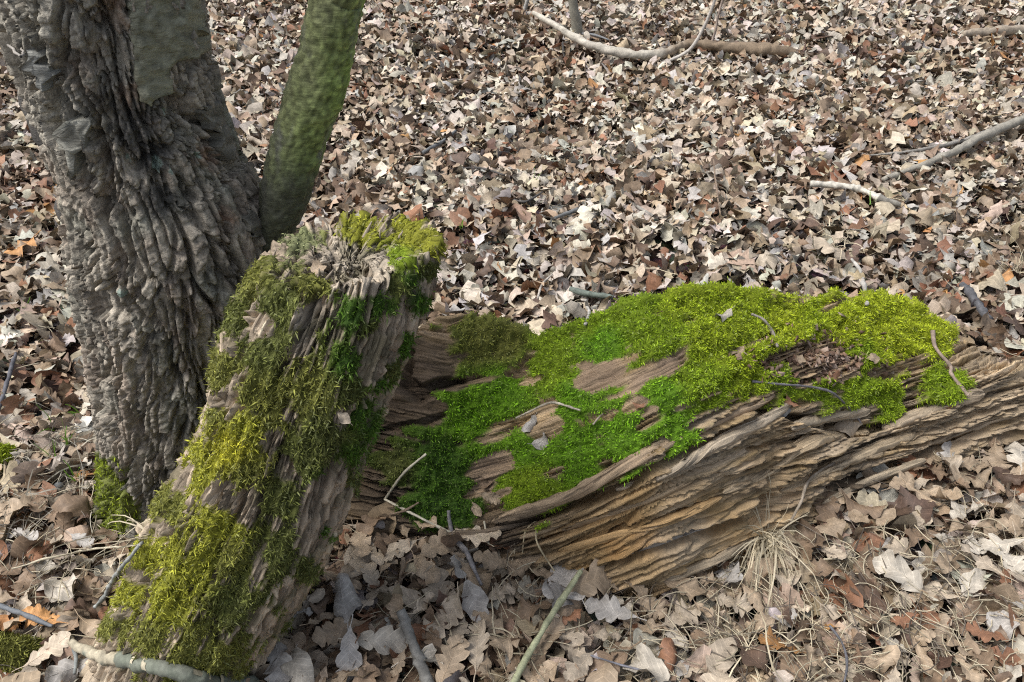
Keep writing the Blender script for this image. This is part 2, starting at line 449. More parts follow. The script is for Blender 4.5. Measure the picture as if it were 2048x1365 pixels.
CRACKS = [  # polyline, half width px, depth m
    ([(970, 1062), (1120, 1020), (1230, 985), (1330, 925), (1440, 870), (1540, 812)], 9, 0.035),
    ([(1330, 905), (1430, 850), (1530, 800)], 6, 0.02),
    ([(1010, 1105), (1150, 1060), (1300, 1010), (1400, 960)], 5, 0.014),
    ([(1190, 1140), (1300, 1105), (1400, 1070), (1500, 1035), (1600, 970), (1700, 915)], 10, 0.03),
    ([(1500, 900), (1600, 880), (1700, 860)], 6, 0.016),
    ([(1630, 1000), (1720, 960), (1830, 930), (1930, 880), (2048, 830)], 12, 0.03),
    ([(1570, 830), (1640, 845), (1740, 860), (1800, 840)], 12, 0.03),
    ([(1740, 840), (1850, 815), (1960, 790)], 8, 0.02),
    ([(1700, 900), (1830, 870), (1960, 830), (2048, 800)], 6, 0.014),
    ([(820, 700), (800, 760), (840, 790), (880, 770), (930, 760)], 14, 0.03),
    ([(760, 860), (840, 850), (900, 830)], 8, 0.015),
]
RIDGES = [([(985, 1035), (1130, 985), (1290, 915), (1420, 850), (1540, 795)], 16, 0.016), ([(1200, 1128), (1330, 1085), (1490, 1025)], 10, 0.014),
          ([(1340, 945), (1440, 890), (1560, 840), (1650, 855), (1730, 880)], 18, 0.020), ([(1500, 985), (1600, 940), (1700, 890), (1800, 880)], 16, 0.014),
          ([(850, 672), (820, 695), (800, 740)], 14, 0.018), ([(1750, 870), (1850, 840), (1930, 800), (1960, 800)], 20, 0.016)]
wob = nz1 * 7
for pts, w, dp in CRACKS:
    d, al = poly_dist(pxy, pts); dp *= 1.7; f = sstep(1, 0.6, (d + wob * .6) / (w * 1.05 * (0.5 + 1.0 * np.sin(np.pi * np.clip(al, 0.03, 0.97)))))
    disp -= dp * f
for pts, w, dp in RIDGES:
    d, al = poly_dist(pxy, pts); disp += dp * sstep(1, 0.1, (d + wob) / w) * np.sin(np.pi * np.clip(al, 0.05, 0.95)) ** 0.5
wood_disp = disp
moss_disp = slab * 0.014 + 0.003 * mh + 0.014 * mh * fbm(Pf * 30, 3) + 0.012 * fbm(Pf * 70, 2) + strk * .006
disp = wood_disp * (1 - mk) + moss_disp * mk
endf = (endk.squeeze(-1) * np.ones((1, NV))).ravel()
disp *= 0.25 + 0.75 * endf
Gd = (Pf + Nrm.reshape(-1, 3) * disp[:, None]).reshape(NU, NV, 3)
Gd[:, 0, 2] = np.minimum(Gd[:, 0, 2], -0.05); Gd[:, -1, 2] = np.minimum(Gd[:, -1, 2], -0.05)
# wood colours
n3 = fbm(np.stack([U * 4, Vv * 25, 0 * U + 2], -1), 4); n4 = fbm(np.stack([U * 9, Vv * 90, 0 * U + 6], -1), 3)
wc = np.array([0.35, 0.255, 0.15])[None] * (1 + 0.95 * n3[:, None]) + np.array([0.06, 0.05, 0.045])[None] * n4[:, None] * 2.2
wc = wc * (0.6 + 0.8 * chipR[:, None])
orange = np.clip(blob_field(pxy, [(1300, 1070, 150), (1180, 1090, 110), (1420, 1030, 110)]) * 1.0 + n3 * 1.2 + n4 * .5, 0, .85)[:, None]
wc = wc * (1 - orange) + orange * np.array([0.36, 0.235, 0.105]) * (1 + 0.7 * n4[:, None])
rust = np.clip(blob_field(pxy, [(1290, 1075, 60), (1230, 1100, 40)]) * 1.2 + n4 * 0.8, 0, 1)[:, None]
wc = wc * (1 - 0.5 * rust) + 0.5 * rust * np.array([0.33, 0.17, 0.055])
greyw = np.clip(blob_field(pxy, [(1360, 1070, 90), (1900, 850, 180), (1400, 900, 120), (1700, 880, 120), (2040, 790, 120)]) * 0.9 + n4 * 0.8, 0, 0.5)[:, None]
wc = wc * (1 - greyw) + greyw * np.array([0.36, 0.30, 0.22])
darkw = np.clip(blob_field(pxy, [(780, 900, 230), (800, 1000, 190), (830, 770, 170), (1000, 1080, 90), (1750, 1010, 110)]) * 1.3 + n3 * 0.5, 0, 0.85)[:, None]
wc = wc * (1 - darkw) + darkw * np.array([0.062, 0.046, 0.034])     # rotten left end, with shade behind the stump and undercut painted into the colour
pink = np.clip(blob_field(pxy, [(1200, 750, 70), (1300, 780, 60), (985, 950, 70), (1350, 730, 60)]) * 1.6, 0, 0.8)[:, None]
wc = wc * (1 - pink) + pink * np.array([0.235, 0.17, 0.12])
wc = np.clip(wc, 0.02, 0.6)
mcv = mc * (1 + 0.5 * nz1[:, None])
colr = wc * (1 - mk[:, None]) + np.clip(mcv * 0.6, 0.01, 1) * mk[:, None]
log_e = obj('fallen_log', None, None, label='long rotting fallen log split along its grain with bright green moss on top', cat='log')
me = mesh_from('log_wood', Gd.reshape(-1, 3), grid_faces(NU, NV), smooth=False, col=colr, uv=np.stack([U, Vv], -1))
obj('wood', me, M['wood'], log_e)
add_bvh(Gd, False, (5, 4))
rs = np.random.RandomState(11)
Nd = grid_normals(Gd).reshape(-1, 3); 
if Nd[(NU // 2) * NV + NV // 2, 2] < 0: Nd = -Nd
area = np.maximum(np.gradient(sU, axis=0) * np.gradient(sV, axis=1), 0).ravel()
PD = Gd.reshape(-1, 3)
ok = (mk > 0.35) & (pxy[:, 0] < 2300)
idx = pick(rs, area * np.where(ok, mk * (0.35 + 0.65 * (mh > 1.2) + 0.3), 0), 165000)
j = rs.normal(size=(len(idx), 3)) * 0.0016
cm = 1.35 * mc[idx] * (1 + 0.55 * fbm(PD[idx] * 40 + 3, 3))[:, None]
pale = rs.rand(len(idx)) < 0.10
cm[pale] = cm[pale] * 0.5 + np.array(PG) * 0.6
lenv = (0.0056 + 0.0017 * np.clip(mh[idx], 0.6, 2.5))[:, None]
Vb, Fb, Cb = moss_var(PD[idx] + j, Nd[idx], np.clip(cm, 0.004, 0.9), lenv, rs, 0.0020, 0.42, 0.2)
obj('moss', mesh_from('log_moss', Vb, Fb, smooth=False, col=Cb), M['moss'], log_e, kind='stuff', label='bright green moss cushions on the log')

# long splinters lifted from the split face
def wood_slab(pts, wpx, col, lift=.006, thick=.009):
    P, NNs, Wd = [], [], []
    for px, py in pts:
        p, nn = hit(px, py, only=0); P.append(list(p + nn * lift)); NNs.append(list(nn)); Wd.append(wpx * depth_of(p) / F_PX / 2)
    n = 26 * (len(P) - 1); c = crom(np.array(P), n); nn = crom(np.array(NNs), n)
    for _ in range(12):                                   # stiff wood: smooth out the bumps below
        c[1:-1] = (c[:-2] + c[1:-1] * 2 + c[2:]) / 4; nn[1:-1] = (nn[:-2] + nn[1:-1] * 2 + nn[2:]) / 4
    nn /= np.linalg.norm(nn, axis=1, keepdims=True)
    T = np.gradient(c, axis=0); T /= np.linalg.norm(T, axis=1, keepdims=True); B = np.cross(T, nn); B /= np.linalg.norm(B, axis=1, keepdims=True)
    tt = np.linspace(0, 1, n); prof_ = np.minimum(1, np.minimum(tt / .16, (1 - tt) / .10)) ** .6
    a = np.interp(tt, np.linspace(0, 1, len(Wd)), Wd) * prof_ * (1 + .35 * fbm(np.stack([tt * 9, 0 * tt, 0 * tt + pts[0][0]], -1), 3)); bth = thick * (.25 + .75 * prof_)
    nth = 22; th_ = np.linspace(0, 2 * np.pi, nth, endpoint=False)
    sq = lambda v: np.sign(v) * np.abs(v) ** .7
    V = c[:, None] + B[:, None] * (a[:, None] * sq(np.cos(th_))[None])[..., None] + nn[:, None] * (bth[:, None] * sq(np.sin(th_))[None])[..., None]
    L_ = np.concatenate([[0], np.cumsum(np.linalg.norm(np.diff(c, axis=0), axis=1))])
    q3 = np.stack([np.repeat(L_[:, None], nth, 1) * 9, np.cos(th_)[None] * 5 + 0 * V[..., 0], np.sin(th_)[None] * 3 + pts[0][1] + 0 * V[..., 0]], -1).reshape(-1, 3)
    fb = fbm(q3, 4); V = V + nn[:, None] * (fb.reshape(n, nth) * .007 - .006 * (np.abs(perlin(q3 * np.array([.5, 1.3, 1.3]) + 4)).reshape(n, nth) < .06))[..., None]
    cc = np.array(col)[None] * (1 + .9 * fbm(q3 * np.array([1, 2.4, 2.4]) + 9, 3)[:, None])
    uv_ = np.stack([np.repeat(L_[:, None], nth, 1), np.cos(th_)[None] * a[:, None]], -1).reshape(-1, 2)
    obj('splinter', mesh_from('log_splinter', V.reshape(-1, 3), grid_faces(n, nth, True), smooth=False, col=np.clip(cc, .03, .6), uv=uv_), M['wood'], log_e)
for pts, w_, c_ in (
        ([(985, 1040), (1130, 990), (1290, 912), (1420, 850), (1548, 793)], 26, (.36, .27, .18)), ([(1235, 985), (1330, 945), (1430, 895), (1520, 845), (1578, 802)], 22, (.40, .33, .24)),
        ([(1195, 1128), (1270, 1102), (1330, 1083), (1420, 1050), (1495, 1022)], 13, (.40, .36, .31)), ([(1440, 985), (1540, 935), (1620, 888), (1690, 872), (1738, 872)], 34, (.40, .31, .20)),
        ([(1560, 985), (1650, 945), (1740, 905), (1830, 872)], 22, (.38, .30, .20)), ([(1765, 862), (1870, 818), (1965, 782)], 30, (.40, .32, .225)), ([(1850, 892), (1960, 850), (2075, 806)], 22, (.36, .28, .19)),
        ([(1040, 1080), (1170, 1046), (1300, 1000), (1390, 960)], 13, (.36, .27, .17)), ([(1330, 1165), (1430, 1118), (1530, 1070)], 20, (.36, .29, .20)), ([(1120, 1105), (1230, 1075), (1350, 1030), (1440, 995)], 14, (.38, .25, .12)),
        ([(1580, 852), (1650, 832), (1735, 822)], 20, (.38, .31, .22)), ([(1640, 1010), (1740, 965), (1850, 925)], 14, (.33, .27, .19)), ([(880, 1075), (960, 1068), (1060, 1040)], 12, (.20, .155, .11))):
    wood_slab(pts, w_, c_)

# ------------------------------------------------------------------ generalised stems
def stem_grid(cpts, wpx, yplan, nt, nth, extra=None, dense=None):
    """centres from pixels at given plan y, radius from pixel width; returns grid, axis pts, radii"""
    P = []; R = []
    for (px, py), w, y in zip(cpts, wpx, yplan):
        p = at_y(px, py, y); P.append(list(p)); R.append(w * depth_of(p) / F_PX / 2)
    if extra:
        for p, r in extra: P.append(list(p)); R.append(r)
    PR = crom(np.concatenate([np.array(P), np.array(R)[:, None]], 1), nt * 4)
    s = np.concatenate([[0], np.cumsum(np.linalg.norm(np.diff(PR[:, :3], axis=0), axis=1))])
    q = np.linspace(0, s[-1], nt) if not dense else np.concatenate([np.linspace(0, dense, int(nt * .88), endpoint=False), np.linspace(dense, s[-1], nt - int(nt * .88))])
    A = np.stack([np.interp(q, s, PR[:, k]) for k in range(4)], -1)
    C, R = A[:, :3], A[:, 3]
    T = np.gradient(C, axis=0); T /= np.linalg.norm(T, axis=1, keepdims=True)
    e1 = np.cross(np.array([0, 1.0, 0]), T); e1 /= np.linalg.norm(e1, axis=1, keepdims=True)   # towards +x
    e2 = np.cross(T, e1)                                                                         # towards +y
    th = np.linspace(0, 2 * np.pi, nth, endpoint=False)
    Nn = np.cos(th)[None, :, None] * e1[:, None] + np.sin(th)[None, :, None] * e2[:, None]
    return C, R, T, Nn, th, q

# ------------------------------------------------------------------ leaning stump
cp = [(348, 1352), (370, 1297), (434, 1152), (498, 1037), (565, 900), (602, 785), (642, 668), (676, 580), (698, 508)]
wp = [312, 302, 316, 326, 314, 338, 344, 336, 312]
ypl = [.845, .865, .88, .89, .905, .92, .935, .945, .955]
NT, NTH, NC = 380, 390, 50
C, R, Tt, Nn, th, q = stem_grid(cp, wp, ypl, NT, NTH)
S0 = C[:, None] + Nn * R[:, None, None]
rim_n = fbm(np.stack([np.cos(th) * 3.2, np.sin(th) * 3.2, 0 * th], -1), 4)
rim_f = perlin(np.stack([np.cos(th) * 17, np.sin(th) * 17, 0 * th + 3], -1))
# ragged rim: stretch each column's upper end
ext = 0.026 * rim_n + 0.006 * rim_f + 0.012 * np.sin(th) + .052 * np.cos(th) + .006      # along axis, metres
wtop = sstep(0.62, 1.0, np.linspace(0, 1, NT))
S0 = S0 + Tt[:, None] * (wtop[:, None] * ext[None])[..., None]
# cap: rings from the rim to the centre, splintered fibres standing along the axis
rr = np.linspace(1, 0, NC + 1)[1:]
top_c = C[-1]; top_T = Tt[-1]
rimv = S0[-1]
cap = []
for r in rr:
    ring = top_c + (rimv - top_c) * r
    pl = ring.copy()
    fib = perlin(np.stack([pl[:, 0] * 70, pl[:, 1] * 26, pl[:, 2] * 10], -1)) * 0.013 + perlin(np.stack([pl[:, 0] * 170, pl[:, 1] * 60, pl[:, 2] * 30], -1)) * 0.007
    dish = -0.018 * (1 - r ** 2)
    cap.append(pl + top_T * ((fib + dish) * min(1, (1 - r) * 6))[:, None])
S0 = np.concatenate([S0, np.array(cap)], 0)
NTt = NT + NC
Ns = grid_normals(S0, True)
if np.mean((Ns[:NT] * Nn).sum(-1)) < 0: Ns = -Ns
Pf = S0.reshape(-1, 3); pxy = project(Pf)
A = np.concatenate([q, q[-1] + (1 - rr) * 0.12]); U = (A[:, None] * np.ones((1, NTH))).ravel()
TH = (th[None] * np.ones((NTt, 1))).ravel()
ring3 = np.stack([np.cos(TH), np.sin(TH), 0 * TH], -1)
def aniso(fu, ft, off=0):
    return np.stack([ring3[:, 0] * ft, ring3[:, 1] * ft, U * fu + off], -1)
STUMP_MOSS = [
    (470, 895, 75, SY, 1.3), (500, 850, 70, SG, 1.2), (385, 1130, 95, SG, 1.4), (335, 1200, 85, SG, 1.3), (440, 1050, 65, SG, 1.2), (300, 1260, 70, OL), (715, 452, 60, SG, 1.5),
    (820, 465, 55, SG, 1.5), (860, 485, 36, SG, 1.3), (800, 515, 34, MG), (600, 780, 110, OL), (540, 700, 80, DO), (560, 610, 70, DO), (625, 560, 55, OL),
    (700, 630, 52, DG), (690, 720, 50, DG), (650, 860, 95, DO), (560, 990, 70, DO), (600, 900, 70, DO), (470, 1200, 100, DO), (555, 1090, 65, DO), (400, 1320, 110, OL),
    (600, 492, 55, PG), (510, 790, 70, OL), (720, 830, 55, DG), (480, 640, 55, DO), (790, 570, 40, DO), (420, 960, 45, SG), (560, 1150, 45, DO), (520, 560, 50, OL), (750, 760, 40, DG), (450, 740, 50, OL),
    (800, 690, 34, DG), (780, 740, 30, DO), (830, 600, 34, DG), (850, 540, 30, DO), (740, 860, 30, DG), (700, 960, 26, DO), (760, 610, 40, DG), (740, 660, 36, DO), (700, 780, 50, DO), (640, 1060, 30, DG), (600, 1130, 34, DO), (300, 1110, 42, SG), (262, 1195, 42, SG), (345, 1010, 42, OL), (400, 905, 40, SG), (235, 1250, 36, OL), (440, 830, 34, OL), (540, 840, 60, OL), (620, 1000, 24, DO), (810, 560, 30, DG), (500, 940, 60, OL), (460, 1130, 70, OL), (650, 950, 40, DG), (700, 900, 40, DG)]
STUMP_BARE = [(620, 640, 36), (610, 690, 30), (650, 615, 30), (765, 690, 44), (800, 640, 26), (745, 740, 34), (640, 1010, 60), (665, 960, 42), (620, 1080, 34), (575, 1175, 34), (450, 985, 40),
              (545, 880, 26), (690, 545, 48), (745, 545, 46), (640, 530, 40), (520, 650, 30), (285, 1160, 20), (250, 1225, 18), (330, 1060, 18), (490, 1010, 44), (570, 940, 30), (680, 830, 20), (430, 800, 24), (520, 1240, 36), (680, 500, 26)]
nz1 = fbm(Pf * 24, 4); strk = perlin(aniso(6, 14)); nz2 = fbm(Pf * 8, 3)
mf = blob_field(pxy, STUMP_MOSS); bf = blob_field(pxy, STUMP_BARE)
back = (Ns.reshape(-1, 3)[:, 1] > 0.35)
mk = sstep(0.0, 0.25, mf * 0.9 - np.maximum(bf, 0) * 1.7 + nz1 * 0.65 + (strk + .6 * perlin(aniso(10, 26, 7))) * 0.55 - 0.10)
mc, mh = blob_color(pxy, STUMP_MOSS)
nz = nz1 * 0.6
grain = ridged(aniso(4.5, 11) + nz2[:, None] * 0.5, 3); fibre = fbm(aniso(16, 48, 3) + nz1[:, None] * 0.3, 3); slab = perlin(aniso(2.6, 4.4, 9) + nz2[:, None] * .5)
big = perlin(aniso(2.0, 1.3, 2))
is_cap = np.arange(NTt)[:, None] * np.ones((1, NTH)) >= NT
is_cap = is_cap.ravel()
lw = perlin(aniso(2.2, 1.6, 5)) * 1.2 + perlin(aniso(8, 5, 2)) * .4
sawA = (TH / 6.2832 * 22 + lw) % 1.0; sawB = (TH / 6.2832 * 61 + lw * 1.7 + perlin(aniso(14, 12, 1)) * .6) % 1.0
ampA = sstep(-.3, .3, perlin(aniso(4, 6, 8))); ampB = sstep(-.4, .4, perlin(aniso(7, 14, 6)))
vf1, vf2, vid = voronoi(aniso(14, 15, 3) + nz1[:, None] * .6)
cr1 = np.abs(perlin(aniso(2.6, 5, 1) + nz2[:, None] * .4)); cr2 = np.abs(perlin(aniso(4.5, 12, 6))); cr3 = np.abs(perlin(aniso(9, 22, 16)))
wd = - .020 * sstep(.08, .03, cr1) - .013 * sstep(.1, .04, cr2) - .007 * sstep(.14, .04, cr3) + big * 0.010 + slab * 0.011 + (sawA - .5) * .012 * ampA + (sawB - .5) * .006 * ampB + grain * 0.007 + fibre * 0.008 + (RND3[vid][:, 0] - .5) * .007
SC = [([(600, 560), (560, 640), (520, 720)], 9, .016), ([(590, 850), (570, 900), (545, 940)], 9, .016), ([(650, 930), (610, 960), (580, 1040), (560, 1120)], 12, .018), ([(820, 560), (800, 650), (770, 740)], 6, .010),
      ([(660, 600), (640, 660), (610, 740)], 5, .008), ([(300, 1100), (260, 1180), (230, 1240)], 7, .012)]
for pts, w, dp in SC:
    d, al = poly_dist(pxy, pts); wd -= dp * sstep(1, 0.1, (d + nz1 * 6) / w)
holl = blob_field(pxy, [(690, 553, 38), (715, 548, 30)])
capr = np.concatenate([np.ones(NT), rr])[:, None] * np.ones((1, NTH)); holl = np.clip(holl, 0, 1) * sstep(.9, .7, capr.ravel())
wd = np.where(is_cap, wd * 0.3 - 0.035 * holl + fibre * 0.004, wd)
md = big * 0.010 + slab * 0.011 + 0.002 * mh + 0.007 * fbm(Pf * 34, 3) + 0.005 * fbm(Pf * 80, 2) + grain * .005 - .008 * sstep(.09, 0, cr1)
md = np.where(is_cap, 0.003 + 0.006 * fbm(Pf * 36, 3), md)
disp = wd * (1 - mk) + md * mk
Sd = (Pf + Ns.reshape(-1, 3) * disp[:, None]).reshape(NTt, NTH, 3)
n3 = fbm(aniso(5, 9, 4), 4); n4 = fbm(aniso(14, 40, 1), 3)
wc = np.array([0.34, 0.275, 0.20])[None] * (1 + 0.7 * n3[:, None]) * (1 + 0.8 * n4[:, None])
gw = np.clip(blob_field(pxy, [(610, 660, 70), (690, 520, 100), (780, 520, 90)]) * 1.3 + n4 * 0.6, 0, .8)[:, None]
wc = wc * (1 - gw) + gw * np.array([0.36, 0.315, 0.25]) * (1 + 0.7 * n4[:, None])
wc = wc * (.55 + .85 * RND3[vid][:, :1])
alg = np.clip(fbm(Pf * 13 + 4, 3) * 2.0, 0, 0.55)[:, None]
wc = wc * (1 - alg) + alg * np.array([0.14, 0.13, 0.07])
colr = np.clip(wc, .02, .6) * (1 - mk[:, None]) + np.clip(mc * (1 + .5 * nz1[:, None]) * 0.6, .01, 1) * mk[:, None]
stump_e = obj('tree_stump', None, None, label='leaning broken stump of rotten grey wood overgrown with olive moss against the tree', cat='stump')
sUV = np.stack([U, TH * 0.13], -1)
me = mesh_from('stump_wood', Sd.reshape(-1, 3), grid_faces(NTt, NTH, True), smooth=False, col=colr, uv=sUV)
obj('wood', me, M['wood'], stump_e)
add_bvh(Sd, True, (5, 5))
Nd = grid_normals(Sd, True).reshape(-1, 3)
if np.mean((Nd.reshape(NTt, NTH, 3)[:NT] * Nn).sum(-1)) < 0: Nd = -Nd
rs = np.random.RandomState(12)
arow = np.concatenate([R * 2 * np.pi / NTH * (q[1] - q[0]), R[-1] * rr * 2 * np.pi / NTH * (R[-1] / NC)])
area = (arow[:, None] * np.ones((1, NTH))).ravel()
idx = pick(rs, area * np.where(mk > 0.3, mk * np.where(back, 0.25, 1.0), 0), 100000)
PD = Sd.reshape(-1, 3)
cm = 1.2 * mc[idx] * (1 + 0.6 * fbm(PD[idx] * 38 + 3, 3))[:, None]
pale = rs.rand(len(idx)) < 0.16
cm[pale] = cm[pale] * 0.5 + np.array(PG) * 0.5
lenv = (0.0055 + 0.006 * rs.rand(len(idx)) ** 2)[:, None]
Vb, Fb, Cb = moss_var(PD[idx] + rs.normal(size=(len(idx), 3)) * .0015, Nd[idx], np.clip(cm, .004, .9), lenv, rs, 0.0018, 0.78, 0.4)
obj('moss', mesh_from('stump_moss', Vb, Fb, smooth=False, col=Cb), M['moss'], stump_e, kind='stuff', label='olive and yellow green feathery moss on the stump')
STUMP_C, STUMP_R = C, R

# splinters standing on the broken top
def tube(P, Rr, nth=8, cap=True):
    P = np.asarray(P, float); n = len(P); Rr = np.broadcast_to(np.asarray(Rr, float), (n,))
    T = np.gradient(P, axis=0); T /= np.linalg.norm(T, axis=1, keepdims=True) + 1e-9
    ref = np.array([0, 0, 1.0]) if abs(T[:, 2]).mean() < 0.8 else np.array([0, 1.0, 0])
    e1 = np.cross(T, ref); e1 /= np.linalg.norm(e1, axis=1, keepdims=True) + 1e-9
    e2 = np.cross(e1, T)
    th = np.linspace(0, 2 * np.pi, nth, endpoint=False)
    V = P[:, None] + (np.cos(th)[None, :, None] * e1[:, None] + np.sin(th)[None, :, None] * e2[:, None]) * Rr[:, None, None]
    Fq = grid_faces(n, nth, True)
    V = V.reshape(-1, 3)
    if cap:
        k = len(V); V = np.concatenate([V, P[:1], P[-1:]], 0)
        a = np.arange(nth); b = (a + 2) % nth
        ev = np.arange(0, nth, 2)
        c0 = np.stack([np.full(len(ev), k), (ev + 2) % nth, (ev + 1) % nth, ev], -1)
        o = (n - 1) * nth
        c1 = np.stack([np.full(len(ev), k + 1), o + ev, o + (ev + 1) % nth, o + (ev + 2) % nth], -1)
        Fq = np.concatenate([Fq, c0, c1], 0)
    return V, Fq
rng = random.Random(5)
for k in range(16):
    a = rng.uniform(0, 2 * math.pi); i = int(a / (2 * math.pi) * NTH) % NTH
    rfrac = rng.uniform(0.55, 0.97)
    ring = min(NTt - 2, NT + int((1 - rfrac) * NC))
    p = Sd[ring, i]
    L = rng.uniform(0.02, 0.04); d = top_T + np.array([rng.gauss(0, .2), rng.gauss(0, .2) - 0.1, 0]); d = d / np.linalg.norm(d)
    pts = np.array([p - d * 0.02 + d * L * f for f in np.linspace(0, 1, 5)])
    V, Fq = tube(pts, np.array([1, .95, .8, .5, .12]) * rng.uniform(.002, .0042), 6)
    c = np.array([0.36, 0.30, 0.23]) * rng.uniform(.6, 1.15)
    obj('splinter', mesh_from('splinter', V, Fq, smooth=False, col=np.tile(c, (len(V), 1))), M['stick'], stump_e)

# ------------------------------------------------------------------ tree
TY = 1.27
rows = [(1040, 205, 545), (1000, 212, 540), (940, 215, 545), (850, 210, 550), (720, 196, 556), (600, 176, 556), (480, 150, 545), (400, 136, 512), (350, 125, 480), (230, 85, 440), (120, 45, 415), (0, 2, 396)]
cpt = [((l + r) / 2, y) for y, l, r in rows]; wpt = [r - l for y, l, r in rows]
wpt[0] += 25; wpt[1] += 6
pt = at_y(*cpt[-1], TY)
up = [(Vector((pt.x + 0.02, TY + .01, 1.35)), 0.152), (Vector((pt.x + 0.05, TY + .03, 1.9)), 0.14), (Vector((pt.x + .10, TY + .08, 2.6)), .12)]
b0 = at_y(*cpt[0], TY)
NT, NTH = 560, 390
C, R, Tt, Nn, th, q = stem_grid(cpt, wpt, [TY] * len(cpt), NT, NTH, up, dense=1.24)
ring3 = np.stack([np.cos(th), np.sin(th), 0 * th], -1)
lob = perlin(np.stack([ring3[None, :, 0] * 1.3 + 0 * q[:, None], ring3[None, :, 1] * 1.3 + 0 * q[:, None], q[:, None] * 1.6 + 0 * th[None]], -1).reshape(-1, 3)).reshape(NT, NTH)
Rad = R[:, None] * (1 + 0.05 * lob)
S0 = C[:, None] + Nn * Rad[..., None]
Pf = S0.reshape(-1, 3); pxy = project(Pf)
tw = th[None] + 0.25 * q[:, None]
shear = np.stack([np.cos(tw) * .165, np.sin(tw) * .165, q[:, None] + 0 * tw], -1).reshape(-1, 3)      # bark pattern follows the axis
warp = np.stack([perlin(shear * np.array([16, 16, 9])), perlin(shear * np.array([16, 16, 9]) + 31), perlin(shear * 12 + 57)], -1)
f1, f2, c1, o1 = voronoi_off(shear / np.array([.027, .027, .135]) + warp * 0.5)
g1, g2, c2, o2 = voronoi_off(shear / np.array([.021, .021, .042]) + warp * 0.6)
k1, k2, c3, o3 = voronoi_off(shear / np.array([.008, .008, .010]) + warp * 0.6)
e1 = f2 - f1; e2_ = g2 - g1; e3 = k2 - k1
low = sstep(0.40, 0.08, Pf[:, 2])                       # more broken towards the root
plate_h = (RND3[c1][:, 0] - 0.5)
fw_ = np.stack([shear[:, 0] * 22, shear[:, 1] * 22, shear[:, 2] * 3.0], -1) + warp * .55
furrow = np.abs(perlin(fw_)); furrow2 = np.abs(perlin(fw_ * 2.0 + 8))
flaky = sstep(-.1, .3, fbm(Pf * 8 + 12, 2))
saw_ = ((shear[:, 2] * 48 + warp[:, 0] * 1.8 + warp[:, 2] * 1.2 + RND3[c1][:, 1] * 5) % 1.0)
bd = -0.024 * sstep(0.12, 0.06, furrow) - .015 * sstep(.10, .045, furrow2) - 0.015 * sstep(0.11, 0.05, e1) + plate_h * 0.010 \
    + (RND3[c2][:, 1] - .5) * 0.0035 - (0.005 * flaky + .005 * low) * sstep(.09, 0, e2_) + (RND3[c3][:, 2] - .5) * .0026 - .0025 * sstep(.12, 0, e3) + (.5 - saw_) * .0055 * sstep(.2, .7, RND3[c1][:, 2])
Sd = (Pf + Nn.reshape(-1, 3) * bd[:, None]).reshape(NT, NTH, 3)
r1 = RND3[c1]; r2 = RND3[c2]; r3 = RND3[c3]
fl_ = RND3[((np.floor(shear[:, 2] * 48 + warp[:, 0] * 1.8 + warp[:, 2] * 1.2 + RND3[c1][:, 1] * 5)).astype(np.int64) * 7 + c1) % 512][:, :1]
base = np.array([0.25, 0.222, 0.178])[None] * (0.18 + 0.45 * r1[:, :1] + 0.45 * r2[:, :1] + .55 * r3[:, :1] + .35 * fl_)
tan = np.clip((r2[:, 1:2] - .55) * 1.6 + fbm(Pf * 7 + 3, 3)[:, None] * .9, 0, .75)
base = base * (1 - tan) + tan * np.array([0.25, 0.20, 0.155]) * (0.7 + .6 * r2[:, :1])
red = np.clip(blob_field(pxy, [(235, 40, 45), (170, 130, 60), (225, 15, 40), (265, 190, 35), (410, 310, 40), (460, 430, 25)]) * 1.1 + (r3[:, 1] - .6) * .9, 0, .6)[:, None]
base = base * (1 - red) + red * np.array([.24, .13, .075])
lich = np.clip(fbm(Pf * 11 + 40, 4)[:, None] * 1.8 - .15, 0, .6)
base = base * (1 - lich) + lich * np.array([.225, .235, .19]) * (0.6 + .6 * r2[:, :1])
stain = np.clip(blob_field(pxy, [(275, 260, 70), (300, 310, 60), (320, 400, 50)]) * 1.3 + fbm(Pf * 20, 3) * .8, 0, .8)[:, None]
base = base * (1 - stain) + stain * np.array([.085, .08, .074])
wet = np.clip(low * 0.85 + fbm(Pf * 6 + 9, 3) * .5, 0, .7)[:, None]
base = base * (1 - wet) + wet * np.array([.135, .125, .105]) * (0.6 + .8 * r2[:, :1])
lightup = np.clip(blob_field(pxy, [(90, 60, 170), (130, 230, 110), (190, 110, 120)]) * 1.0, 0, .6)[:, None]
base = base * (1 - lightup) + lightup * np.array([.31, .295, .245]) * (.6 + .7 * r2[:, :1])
mint = (blob_field(pxy, [(318, 338, 18), (335, 225, 10), (398, 312, 10), (255, 325, 9), (345, 345, 8), (240, 590, 12)]) + fbm(Pf * 90, 3) * 1.0 > .35)[:, None]
base = np.where(mint, np.array([.30, .36, .30]), base)
basemoss = sstep(.1, .4, blob_field(pxy, [(205, 985, 60), (195, 940, 40), (215, 1030, 60)]) + fbm(Pf * 30, 3) * .8)[:, None]
base = base * (1 - basemoss) + basemoss * np.array(DO)
tree_e = obj('tree', None, None, label='thick tree with deeply fissured flaky grey bark and a green side stem', cat='tree')
obj('trunk', mesh_from('tree_trunk', Sd.reshape(-1, 3), grid_faces(NT, NTH, True), smooth=False, col=np.clip(base, .015, .7)), M['bark'], tree_e)
add_bvh(Sd, True, (6, 6))
TRUNK_BVH = len(BVH) - 1
TC, TR = C.copy(), R.copy()
rs = np.random.RandomState(13)
idx = pick(rs, np.where(basemoss[:, 0] > .4, 1.0, 0), 6000)
